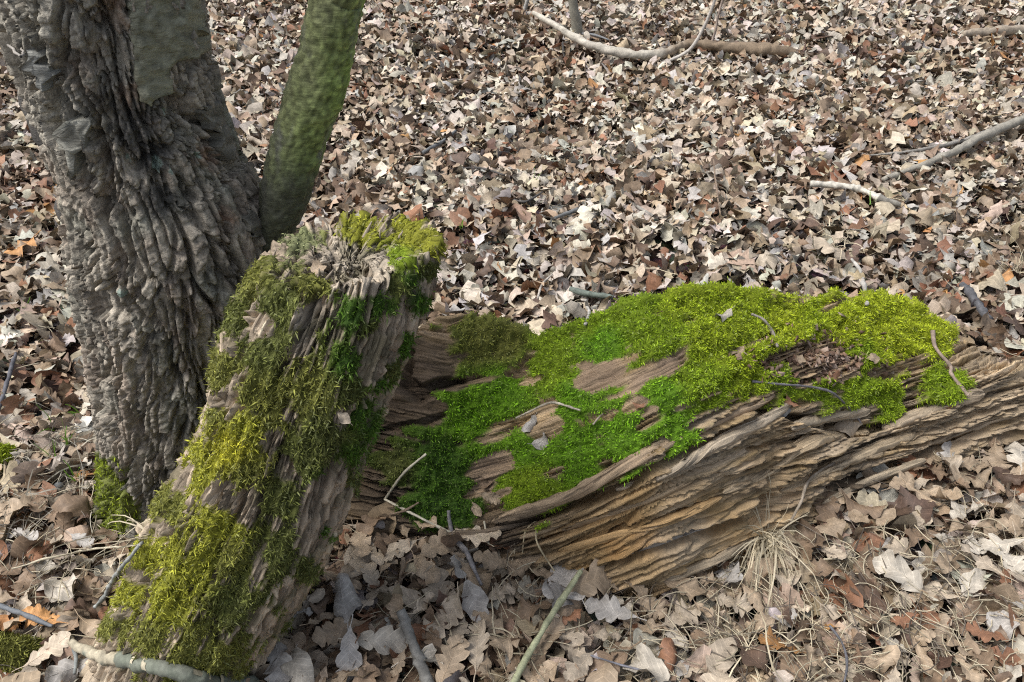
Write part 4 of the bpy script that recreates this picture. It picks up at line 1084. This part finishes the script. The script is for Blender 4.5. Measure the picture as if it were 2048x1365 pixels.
# saplings at the back
def sapling(pts, w, yb, label, col, up=1.6, twigs=()):
    base = on_z(*pts[0], .02); e = obj('sapling', None, None, label=label, cat='sapling', group=None, loc=tuple(base))
    P = [list(base - Vector((0, 0, .06)))]; R = [w[0] * depth_of(base) / F_PX / 2]
    for (px, py), ww in zip(pts, w):
        v = at_y(px, py, base.y); P.append(list(v)); R.append(ww * depth_of(v) / F_PX / 2)
    d = np.array(P[-1]) - np.array(P[-2]); d /= np.linalg.norm(d)
    for s in (.4, .8, 1.3): P.append(list(np.array(P[-1]) + d * .4 * up / 1.6 + np.array([.02, .01, .05]))); R.append(R[-1] * .75)
    PR = crom(np.concatenate([np.array(P), np.array(R)[:, None]], 1), 40)
    PR[:, :3] += np.stack([fbm(PR[:, :3] * 9, 2), fbm(PR[:, :3] * 9 + 5, 2), 0 * PR[:, 0]], -1) * .008
    V, Fq = tube(PR[:, :3], PR[:, 3] * (1 + .1 * fbm(PR[:, :3] * 30, 2)), 10); V -= np.array(base)
    nz = fbm(V * 30, 3)[:, None]
    tk = obj('trunk', mesh_from('sapling_trunk', V, Fq, col=np.clip(np.array(col) * (1 + .6 * nz), .01, .6)), M['stick'], e)
    rg = random.Random(int(pts[0][0]))
    for k in range(6):
        i = rg.randint(22, 38); p = PR[i, :3] - np.array(base); dd = np.array([rg.gauss(0, .7), rg.gauss(0, .7), .6]); dd /= np.linalg.norm(dd)
        Pt = np.array([p + dd * s + np.array([0, 0, .25]) * s * s for s in np.linspace(0, .5, 6)])
        V, Fq = tube(Pt, np.linspace(PR[i, 3] * .5, .0015, 6), 6)
        obj('twig', mesh_from('sapling_twig', V, Fq, col=np.tile(np.array(col), (len(V), 1))), M['stick'], tk)
    for tp in twigs:
        v0 = at_y(*tp[0], base.y); v1 = hit(*tp[1])[0] + Vector((0, 0, .01))
        Pt = crom(np.array([list(v0), list(v0.lerp(v1, .5) + Vector((0, 0, .01))), list(v1)]), 8) - np.array(base)
        V, Fq = tube(Pt, np.linspace(.010, .004, 8), 6)
        obj('twig', mesh_from('sapling_twig', V, Fq, col=np.tile(np.array([.16, .165, .17]), (len(V), 1))), M['stick'], tk)
sapling([(1158, 88), (1154, 52), (1146, 10), (1140, -60)], [20, 21, 18, 17], None, 'slender grey sapling rising just behind the long pale branch', (.24, .225, .18), 2.2, [((1160, 68), (1218, 84))])
sapling([(1035, 46), (1050, 18), (1062, -30)], [7, 8, 7], None, 'thin whitish sapling beside a brown stalk at the back', (.36, .35, .32), 1.6)
sapling([(1063, 36), (1048, 8), (1040, -30)], [5, 5, 4], None, 'thin brown stalk crossing the whitish sapling at the back', (.17, .14, .10), 1.4)
sapling([(1290, 140), (1340, 122), (1376, 102), (1405, 62), (1428, 5), (1440, -50)], [5, 6, 7, 7, 6, 5], None, 'thin pale shoot arching up across the long pale branch', (.40, .37, .33), 1.2)
sapling([(1407, 106), (1425, 82), (1434, 40), (1446, 0), (1455, -40)], [5, 5, 5, 5, 4], None, 'thin brownish shoot rising over the split end of the pale branch', (.30, .24, .20), 1.2)

# ------------------------------------------------------------------ dry grass
def blades(name, base, n, L, spread, droop, w, col, rs, dirbias=(0, 0, 0), up=.9, nseg=6):
    Vs, Fs, Cs, off = [], [], [], 0
    for k in range(n):
        a = rs.rand() * 2 * math.pi; l = L * (.5 + .8 * rs.rand())
        p = np.array([rs.normal() * spread, rs.normal() * spread, 0.0])
        d = np.array([math.cos(a), math.sin(a), up * (.4 + rs.rand())]) + np.array(dirbias); d /= np.linalg.norm(d)
        pts = [p]
        for s in range(nseg):
            d = d + np.array([rs.normal() * .15, rs.normal() * .15, -droop * (s + 1) / nseg]); d /= np.linalg.norm(d)
            q_ = pts[-1] + d * l / nseg
            zfl = -.0 - base[2] + .03 + .03 * rs.rand()
            if q_[2] < zfl: q_[2] = zfl; d[2] = max(d[2], 0)
            pts.append(q_)
        pts = np.array(pts); T = np.gradient(pts, axis=0); sd = np.cross(T, rs.normal(size=3)); sd /= np.linalg.norm(sd, axis=1, keepdims=True) + 1e-9
        ww = w * (.6 + .7 * rs.rand()) * np.linspace(1, .35, nseg + 1)[:, None]
        V = np.stack([pts - sd * ww * .5, pts + sd * ww * .5 + np.array([0, 0, .0006])], 1).reshape(-1, 3)
        Vs.append(V); Fs.append(grid_faces(nseg + 1, 2) + off); off += len(V)
        Cs.append(np.tile(np.array(col) * (.65 + .6 * rs.rand()), (len(V), 1)))
    return mesh_from(name, np.concatenate(Vs), np.concatenate(Fs), smooth=True, col=np.clip(np.concatenate(Cs), .01, .8))
rs = np.random.RandomState(31)
def tuft(px, py, n, L, label, cat, col=STRAW, spread=.012, droop=.5, w=.0027, bias=(0, 0, 0), up=.9, lift=0, name='dry_grass_tuft', mat='straw', group=None):
    p, nn = hit(px, py); p = p + Vector((0, 0, lift - .01))
    return obj(name, blades(name, p, n, L, spread, droop, w, col, rs, bias, up), M[mat], None, label, cat, group, loc=tuple(p))
tuft(1525, 1085, 75, .17, 'dry straw grass tuft hanging down in front of the split log', 'grass tuft', spread=.014, droop=.75, bias=(0, -1.3, -.2), up=.7, lift=.03, w=.0036)
tuft(1530, 1090, 10, .16, 'few stiff straw stems standing out of the hanging grass tuft', 'grass tuft', spread=.01, droop=.15, bias=(.2, .1, .6), up=1.0, lift=.02, w=.0036)
tuft(1490, 1290, 45, .15, 'flattened straw grass clump on the leaves below the hanging tuft', 'grass tuft', spread=.05, droop=.5, bias=(.3, -.4, 0), up=.35)
tuft(1700, 1230, 40, .13, 'loose dry straw scattered over the pale leaves', 'grass tuft', spread=.09, droop=.5, up=.3)
tuft(1985, 1070, 34, .13, 'dry straw clump fanning out beside the log\'s thin end', 'grass tuft', spread=.03, droop=.35, bias=(-.2, 0, .1), up=.6)
tuft(2030, 545, 22, .14, 'pale upright dry grass tuft on the leaves behind the log', 'grass tuft', spread=.012, droop=.2, bias=(0, 0, .4), up=1.2)
tuft(55, 1010, 60, .17, 'dark dry grass thatch near the tree foot', 'grass tuft', col=(.33, .30, .24), spread=.06, droop=.5, bias=(-.2, -.5, 0), up=.4)
tuft(105, 930, 60, .13, 'pale fine dry grass around the green shoots by the tree', 'grass tuft', col=(.45, .42, .33), spread=.07, droop=.4, up=.5)
tuft(290, 1062, 12, .13, 'bundle of straw pressed between the tree and the stump', 'grass tuft', spread=.02, droop=.3, bias=(-1.4, -.1, -.1), up=.3)
tuft(1700, 480, 26, .10, 'faint dry grass wisps beside the crooked pale stick', 'grass tuft', spread=.05, droop=.4, up=.6)
tuft(990, 1300, 30, .10, 'few broken straw pieces on the broad leaves by the green stalk', 'grass tuft', spread=.05, droop=.3, bias=(.5, .4, 0), up=.25, w=.0035)
tuft(1140, 320, 22, .10, 'small greenish grey grass wisps far back on the leaves', 'grass tuft', col=(.38, .40, .32), spread=.05, droop=.3, up=.8)
for (px, py, n_, L, lab) in ((133, 885, 5, .06, 'tallest fresh green grass shoot near the tree'), (104, 858, 3, .06, 'fresh green shoot beside the tallest one near the tree'), (155, 828, 3, .045, 'small fresh green shoot close to the trunk'),
                             (152, 955, 3, .05, 'pale yellow green shoot by the mossy tree foot'), (106, 915, 3, .05, 'short fresh green shoot in the fine dry grass'), (45, 622, 4, .05, 'fresh green shoots alone on the leaves behind the tree'),
                             (1067, 362, 3, .05, 'single bright green shoot on the leaves beyond the log'), (1745, 405, 3, .05, 'thin green shoot beside the crooked pale stick'), (922, 452, 3, .04, 'tiny green shoot just behind the stump top')):
    tuft(px, py, n_, L, lab, 'grass shoot', col=(.13, .26, .03), spread=.004, droop=.1, w=.0045, bias=(0, 0, .9), up=1.6, name='grass_shoot', mat='grass')
# loose needles and straws over the litter
def scatter_straws():
    rs = np.random.RandomState(77); Vs, Fs, Cs, off = [], [], [], 0
    for k in range(1500):
        if k < 520: px, py = rs.uniform(1250, 2048), rs.uniform(1050, 1365)
        elif k < 640: px, py = rs.uniform(0, 250), rs.uniform(850, 1200)
        else: px, py = rs.uniform(0, 2048), rs.uniform(100, 1365)
        p = on_z(px, py, .045); 
        if footprint([p.x], [p.y], .01)[0]: continue
        L = rs.uniform(.03, .10); a = rs.rand() * 6.28; d = np.array([math.cos(a), math.sin(a), rs.normal() * .15])
        c = np.array(p) + np.array([0, 0, float(ground_z(p.x, p.y)) + rs.uniform(-.005, .018)])
        s = np.linspace(-.5, .5, 5)[:, None]
        P = c + d * s * L + np.array([0, 0, -1]) * (s ** 2) * L * .25 + np.cross(d, [0, 0, 1]) * (s ** 2) * L * rs.normal() * .5
        V, Fq = tube(P, np.full(5, rs.uniform(.0006, .0013)), 4, cap=False)
        Vs.append(V); Fs.append(Fq + off); off += len(V); Cs.append(np.tile(np.array(STRAW if rs.rand() < .6 else (.17, .14, .11)) * rs.uniform(.5, 1.15), (len(V), 1)))
    obj('straw_litter', mesh_from('straw_litter', np.concatenate(Vs), np.concatenate(Fs), col=np.concatenate(Cs)), M['straw'], None, 'loose dry straws and needles strewn over the leaf carpet', 'straw', kind='stuff')
scatter_straws()
# crumbs of bark in the hollow of the log
rs = np.random.RandomState(41); Vs, Fs, Cs, off = [], [], [], 0
for k in range(420):
    px, py = rs.normal(1635, 55), rs.normal(725, 26)
    if py > 770: continue
    p, nn = hit(px, py, only=0); s = rs.uniform(.003, .009)
    a = rs.normal(size=(3, 3)); a, _ = np.linalg.qr(a)
    V = (np.array([[-1, -.6, 0], [1, -.7, .1], [1.1, .6, 0], [-.8, .7, .15], [-.9, -.5, .3], [.9, -.6, .35], [.8, .6, .3], [-.9, .5, .3]]) * s) @ a.T + np.array(p) + np.array(nn) * rs.uniform(0, .006)
    Vs.append(V); Fs.append(np.array([[0, 3, 2, 1], [4, 5, 6, 7], [0, 1, 5, 4], [1, 2, 6, 5], [2, 3, 7, 6], [3, 0, 4, 7]]) + off); off += 8
    Cs.append(np.tile(np.array([(.24, .15, .10), (.30, .21, .15), (.16, .10, .07), (.36, .27, .21)][rs.randint(4)]) * rs.uniform(.7, 1.2), (8, 1)))
obj('bark_crumbs', mesh_from('bark_crumbs', np.concatenate(Vs), np.concatenate(Fs), smooth=False, col=np.concatenate(Cs)), M['crumb'], None, 'reddish brown bark crumbs and leaf scraps in the hollow between the moss cushions', 'bark crumbs', kind='stuff')

# ------------------------------------------------------------------ moss mounds and stone on the ground
def mound(px, py, rx, ry, h, col, label, n=7000):
    rs = np.random.RandomState(int(px) + 50); p, nn = hit(px, py, .02); p = Vector((p.x, p.y, .0))
    g = 40; a = np.linspace(0, 2 * np.pi, g, endpoint=False); r = np.linspace(0, 1, 14)
    R_, A_ = np.meshgrid(r, a, indexing='ij')
    x = R_ * np.cos(A_) * rx; y = R_ * np.sin(A_) * ry; k = 1 + .3 * perlin(np.stack([np.cos(A_) * 1.5, np.sin(A_) * 1.5, 0 * A_ + px], -1).reshape(-1, 3)).reshape(A_.shape)
    x *= k; y *= k; z = h * (1 - R_ ** 2.2) + .012 * fbm(np.stack([x, y, 0 * x], -1).reshape(-1, 3) * 30, 3).reshape(x.shape)
    Gm = np.stack([x, y, z], -1)
    e = obj('moss_mound', None, None, label=label, cat='moss', loc=tuple(p))
    c = np.array(col) * .5
    obj('cushion', mesh_from('moss_cushion', Gm.reshape(-1, 3), grid_faces(14, g, True), col=np.tile(c, (14 * g, 1))), M['moss'], e)
    N_ = grid_normals(Gm, True).reshape(-1, 3); N_ = np.where(N_[:, 2:3] < 0, -N_, N_)
    idx = pick(rs, (R_.ravel() + .02), n); P = Gm.reshape(-1, 3)[idx] + rs.normal(size=(n, 3)) * .002
    V, Fq, cc = moss_var(P, N_[idx], np.array(col)[None] * (.6 + .7 * rs.rand(n))[:, None], np.full((n, 1), .010), rs, .0019, .5, .3)
    obj('frond', mesh_from('moss_frond', V, Fq, smooth=False, col=cc), M['moss'], e, kind='stuff')
mound(0, 935, .075, .06, .075, YG, 'yellow green moss mound in the dry grass near the tree')
mound(30, 1318, .085, .05, .07, OL, 'olive moss mound beside the end of the peeled branch')
mound(640, 1210, .012, .012, .05, DG, 'tiny dark green moss tuft among broad leaves', 300) if False else None
p, nn = hit(117, 972); 
th_ = np.linspace(0, np.pi, 9); ph_ = np.linspace(0, 2 * np.pi, 16, endpoint=False); A_, B_ = np.meshgrid(th_, ph_, indexing='ij')
V = np.stack([np.sin(A_) * np.cos(B_) * .011, np.sin(A_) * np.sin(B_) * .010, np.cos(A_) * .008], -1).reshape(-1, 3); V *= 1 + .12 * perlin(V * 90)[:, None]
obj('pebble', mesh_from('pebble', V, grid_faces(9, 16, True), col=np.tile(np.array([.10, .105, .105]), (len(V), 1))), M['stick'], None, 'small round dark grey pebble in the dry grass by the tree', 'pebble', loc=tuple(p))

# ------------------------------------------------------------------ the individual leaves
COLWORD = {'pale': 'pale cream', 'beige': 'beige', 'tan': 'light brown', 'brown': 'dark brown', 'red-brown': 'red-brown', 'grey': 'pale grey', 'orange': 'orange', 'dark': 'blackish brown'}
rs = np.random.RandomState(101)
VARS = {}
def variants(kind, form, cnt):
    out = []
    for k in range(cnt):
        cup = {'flat': rs.normal() * .5, 'cupped': rs.choice([-1, 1]) * rs.uniform(1.8, 3.0), 'curled': rs.choice([-1, 1]) * rs.uniform(3.6, 5.5), 'folded': rs.choice([-1, 1]) * rs.uniform(2.2, 3.2)}[form]
        bend = {'flat': rs.normal() * .4, 'cupped': rs.normal() * .7, 'curled': rs.normal() * 1.2, 'folded': rs.choice([-1, 1]) * rs.uniform(1.6, 2.6)}[form]
        V, Fq, uv, mid = leaf_shape(rs, kind, 0, cup, bend)
        me = mesh_from('leaf_blade', V, Fq, uv=uv); me.materials.append(M['leaf'])
        # midrib and stalk
        d0 = mid[0] - mid[1]; d0 /= np.linalg.norm(d0)
        st = [mid[0] + d0 * s + np.array([0, .03 * math.sin(9 * s), .02 * s]) for s in (.20, .13, .06)]
        c = np.concatenate([np.array(st), mid[::2]], 0)
        Vr, Fr = tube(c, np.linspace(.011, .004, len(c)), 4, cap=False)
        mr_ = mesh_from('leaf_midrib', Vr, Fr); mr_.materials.append(M['midrib'])
        out.append((me, mr_, V[:, 2].min()))
    return out
for kind in ('oak', 'ovate'):
    for form, cnt in (('flat', 7), ('cupped', 8), ('curled', 6), ('folded', 5)):
        VARS[(kind, form)] = variants(kind, form, cnt if kind == 'oak' else 3)
FORMW = {'flat': 'flat', 'cupped': 'cupped', 'curled': 'tightly curled', 'folded': 'arched'}
ANCH = [((430, 1345), 'beside the peeled branch'), ((250, 1330), 'beside the peeled branch'), ((560, 1290), 'beside the stump foot'), ((650, 1130), 'under the leaning stump'), ((760, 1060), 'against the dark log end'),
        ((930, 1110), 'by the dark shiny twig'), ((830, 1310), 'by the grey cut stick'), ((1090, 1260), 'by the pale green stalk'), ((1250, 1200), 'below the lowest point of the log'), ((1500, 1210), 'by the hanging grass tuft'),
        ((1490, 1310), 'on the flattened straw clump'), ((1700, 1240), 'among the loose straw'), ((1690, 1330), 'by the black curved twig'), ((1800, 1030), 'under the log\'s tapering end'), ((1980, 1080), 'by the fanning straw clump'),
        ((1900, 1250), 'on the open litter past the straw'), ((120, 1130), 'between the tree foot and the stump'), ((60, 1230), 'by the dark slate twig'), ((700, 1220), 'on the litter between stump and green stalk'), ((90, 980), 'in the dry grass thatch'), ((60, 800), 'beside the dark twig near the tree')]
n_leaf = [0]
USED = set()
def leaf_label(size, cname, kind, form, where):
    sz = 'big' if size > .098 else ('small' if size < .062 else ('longish' if size > .08 else 'mid-sized'))
    return '%s %s %s %s leaf %s' % (sz, COLWORD[cname], FORMW[form], 'lobed oak' if kind == 'oak' else 'oval', where)
def add_leaf(p, nrm, size, cname, kind, form, yaw, tilt, where, flip=False, shade=1.0):
    lst = VARS[(kind, form)]; me, mrb, zmin = lst[rs.randint(len(lst))]
    o = bpy.data.objects.new('oak_leaf' if kind == 'oak' else 'oval_leaf', me); COL.objects.link(o)
    q_ = Vector(nrm).to_track_quat('Z', 'Y').to_matrix().to_4x4()
    Mx = q_ @ Matrix.Rotation(yaw, 4, 'Z') @ Matrix.Rotation(tilt[0], 4, 'X') @ Matrix.Rotation(tilt[1] + (math.pi if flip else 0), 4, 'Y')
    o.matrix_world = Matrix.Translation(p) @ Mx @ Matrix.Scale(size, 4)
    c = np.array(PAL[cname]) * shade
    o.color = (*np.clip(c, .01, .8), 1)
    o['label'] = leaf_label(size, cname, kind, form, where); USED.add(o['label'])
    o['category'] = 'leaf'; o['group'] = 'dead leaves on top of the litter'
    r = bpy.data.objects.new('midrib', mrb); COL.objects.link(r); r.parent = o; r.color = (*np.clip(c * 1.3, .01, .8), 1)
    n_leaf[0] += 1
    return o
# hand-placed leaves on the log, the stump and close by
HAND = [  # px,py,size,colour,kind,form
    (1700, 845, .085, 'beige', 'ovate', 'folded'), (1572, 800, .035, 'red-brown', 'ovate', 'cupped'), (1567, 822, .032, 'grey', 'ovate', 'cupped'), (1575, 838, .035, 'tan', 'ovate', 'flat'), (1775, 750, .055, 'beige', 'oak', 'cupped'), (1662, 745, .04, 'red-brown', 'ovate', 'flat'),
    (1470, 706, .05, 'tan', 'ovate', 'folded'), (1850, 812, .055, 'pale', 'ovate', 'cupped'), (1905, 820, .035, 'red-brown', 'ovate', 'flat'), (1780, 848, .04, 'brown', 'ovate', 'flat'), (1610, 700, .04, 'brown', 'ovate', 'folded'), (1590, 720, .04, 'tan', 'ovate', 'cupped'),
    (1066, 845, .045, 'grey', 'ovate', 'cupped'), (1090, 880, .05, 'grey', 'ovate', 'folded'), (980, 965, .04, 'brown', 'oak', 'curled'), (985, 990, .05, 'tan', 'oak', 'cupped'), (950, 1015, .035, 'tan', 'ovate', 'cupped'), (1283, 815, .025, 'red-brown', 'ovate', 'curled'),
    (1444, 635, .045, 'pale', 'ovate', 'curled'), (1740, 720, .035, 'tan', 'ovate', 'flat'), (680, 833, .022, 'beige', 'ovate', 'flat'), (1955, 790, .045, 'tan', 'oak', 'flat'), (640, 545, .03, 'tan', 'ovate', 'flat')]
for px, py, s, cn, kd, fm in HAND:
    p, nn = hit(px, py)
    on = 'on the mossy fallen log' if px > 920 else 'on the leaning stump'
    if 1550 < px < 1780 and 690 < py < 760: on = 'in the hollow of the log'
    elif px > 1540 and py > 770: on = 'on the log\'s splintered crest'
    elif 900 < px < 1110: on = 'on the green moss of the log'
    add_leaf(p + nn * .010, (nn * .6 + Vector((0, 0, .4))).normalized(), s, cn, kd, fm, rs.rand() * 6.28, (rs.normal() * .2, rs.normal() * .2), on)
# a few notable big ones in the foreground
BIG = [(690, 1205, .125, 'grey', 'ovate', 'curled', 'by the foot of the leaning stump'), (790, 1110, .10, 'beige', 'oak', 'flat', ''), (880, 1100, .11, 'tan', 'oak', 'flat', ''), (775, 1130, .085, 'tan', 'oak', 'flat', ''), (850, 1145, .085, 'tan', 'oak', 'cupped', ''), (720, 1090, .10, 'tan', 'oak', 'cupped', ''),
       (760, 1055, .10, 'brown', 'oak', 'folded', ''), (850, 1050, .09, 'tan', 'oak', 'cupped', ''), (955, 1080, .10, 'beige', 'oak', 'flat', ''), (985, 1130, .08, 'tan', 'oak', 'flat', ''), (1190, 1170, .14, 'tan', 'oak', 'folded', ''), (890, 1240, .12, 'beige', 'oak', 'folded', ''), (950, 1215, .09, 'grey', 'ovate', 'flat', ''),
       (1120, 1200, .10, 'grey', 'oak', 'cupped', ''), (1220, 1230, .10, 'grey', 'oak', 'flat', ''), (760, 1290, .11, 'pale', 'oak', 'cupped', ''), (700, 1320, .10, 'grey', 'oak', 'cupped', ''), (900, 1335, .11, 'tan', 'oak', 'flat', ''), (1290, 1345, .09, 'pale', 'ovate', 'folded', ''), (1440, 1320, .09, 'beige', 'ovate', 'flat', ''),
       (175, 1130, .09, 'pale', 'oak', 'curled', ''), (130, 1180, .08, 'pale', 'ovate', 'folded', ''), (100, 1310, .09, 'beige', 'oak', 'flat', ''), (150, 1345, .09, 'grey', 'oak', 'cupped', ''), (240, 1350, .09, 'tan', 'oak', 'cupped', ''), (310, 1360, .08, 'grey', 'oak', 'flat', ''), (320, 1010, .055, 'tan', 'oak', 'folded', ''),
       (45, 500, .13, 'orange', 'ovate', 'cupped', 'alone on the litter behind the tree'), (265, 1185, .07, 'red-brown', 'oak', 'curled', ''), (1990, 1100, .11, 'pale', 'oak', 'flat', ''), (1960, 1130, .10, 'beige', 'oak', 'flat', ''), (1800, 1160, .12, 'pale', 'oak', 'cupped', ''), (1660, 505, .14, 'beige', 'oak', 'cupped', 'on the litter behind the log'), (560, 1330, .09, 'grey', 'oak', 'cupped', ''), (600, 1345, .10, 'pale', 'ovate', 'folded', '')]
spots = []
def place_ground(px, py, s, cn, kd, fm, where, zl=None):
    p = on_z(px, py, LIT); gz_ = float(ground_z(p.x, p.y))
    p = on_z(px, py, LIT + gz_)
    if not where:
        where = min(ANCH, key=lambda a: (a[0][0] - px) ** 2 + ((a[0][1] - py) * 1.4) ** 2)[1]
    p.z += (zl if zl is not None else rs.uniform(-.004, .012))
    t_ = {'flat': .25, 'cupped': .3, 'curled': .35, 'folded': .3}[fm]
    add_leaf(p, (0, 0, 1), s, cn, kd, fm, rs.rand() * 6.28, (rs.normal() * t_, rs.normal() * t_), where, rs.rand() < .4, float(np.exp(rs.normal() * .12)))
    spots.append((p.x, p.y))
for b_ in BIG:
    place_ground(*b_, zl=.014)
tries = 0
wl = {'pale': .05, 'beige': .24, 'tan': .34, 'brown': .21, 'red-brown': .06, 'grey': .05, 'orange': .01, 'dark': .02}
while n_leaf[0] < 298 and tries < 9000:
    tries += 1
    px = rs.uniform(-40, 2090); py = 1395 - 500 * rs.rand() ** 1.3
    p = on_z(px, py, LIT)
    # hidden behind a wood or standing in one?
    h_, nn_ = hit(px, py)
    if abs(h_.z - LIT) > .03 or footprint(np.array([p.x]), np.array([p.y]), .012)[0]: continue
    if any((p.x - a) ** 2 + (p.y - b_) ** 2 < .041 ** 2 for a, b_ in spots): continue
    where = min(ANCH, key=lambda a: (a[0][0] - px) ** 2 + ((a[0][1] - py) * 1.4) ** 2)[1]
    for att in range(14):
        cn = rs.choice(list(wl), p=np.array(list(wl.values())) / sum(wl.values()))
        kd = 'oak' if rs.rand() < .84 else 'ovate'
        fm = rs.choice(['flat', 'cupped', 'curled', 'folded'], p=[.36, .34, .14, .16])
        sz_ = float(np.clip(.075 * math.exp(rs.normal() * .24), .042, .125))
        if leaf_label(sz_, cn, kd, fm, where) not in USED: break
    place_ground(px, py, sz_, cn, kd, fm, where)
print('leaves', n_leaf, tries, time.time() - T00)
print('TRIS', sum(len(o.data.polygons) * 2 for o in bpy.data.objects if o.type == 'MESH' and o.data.users == 1))
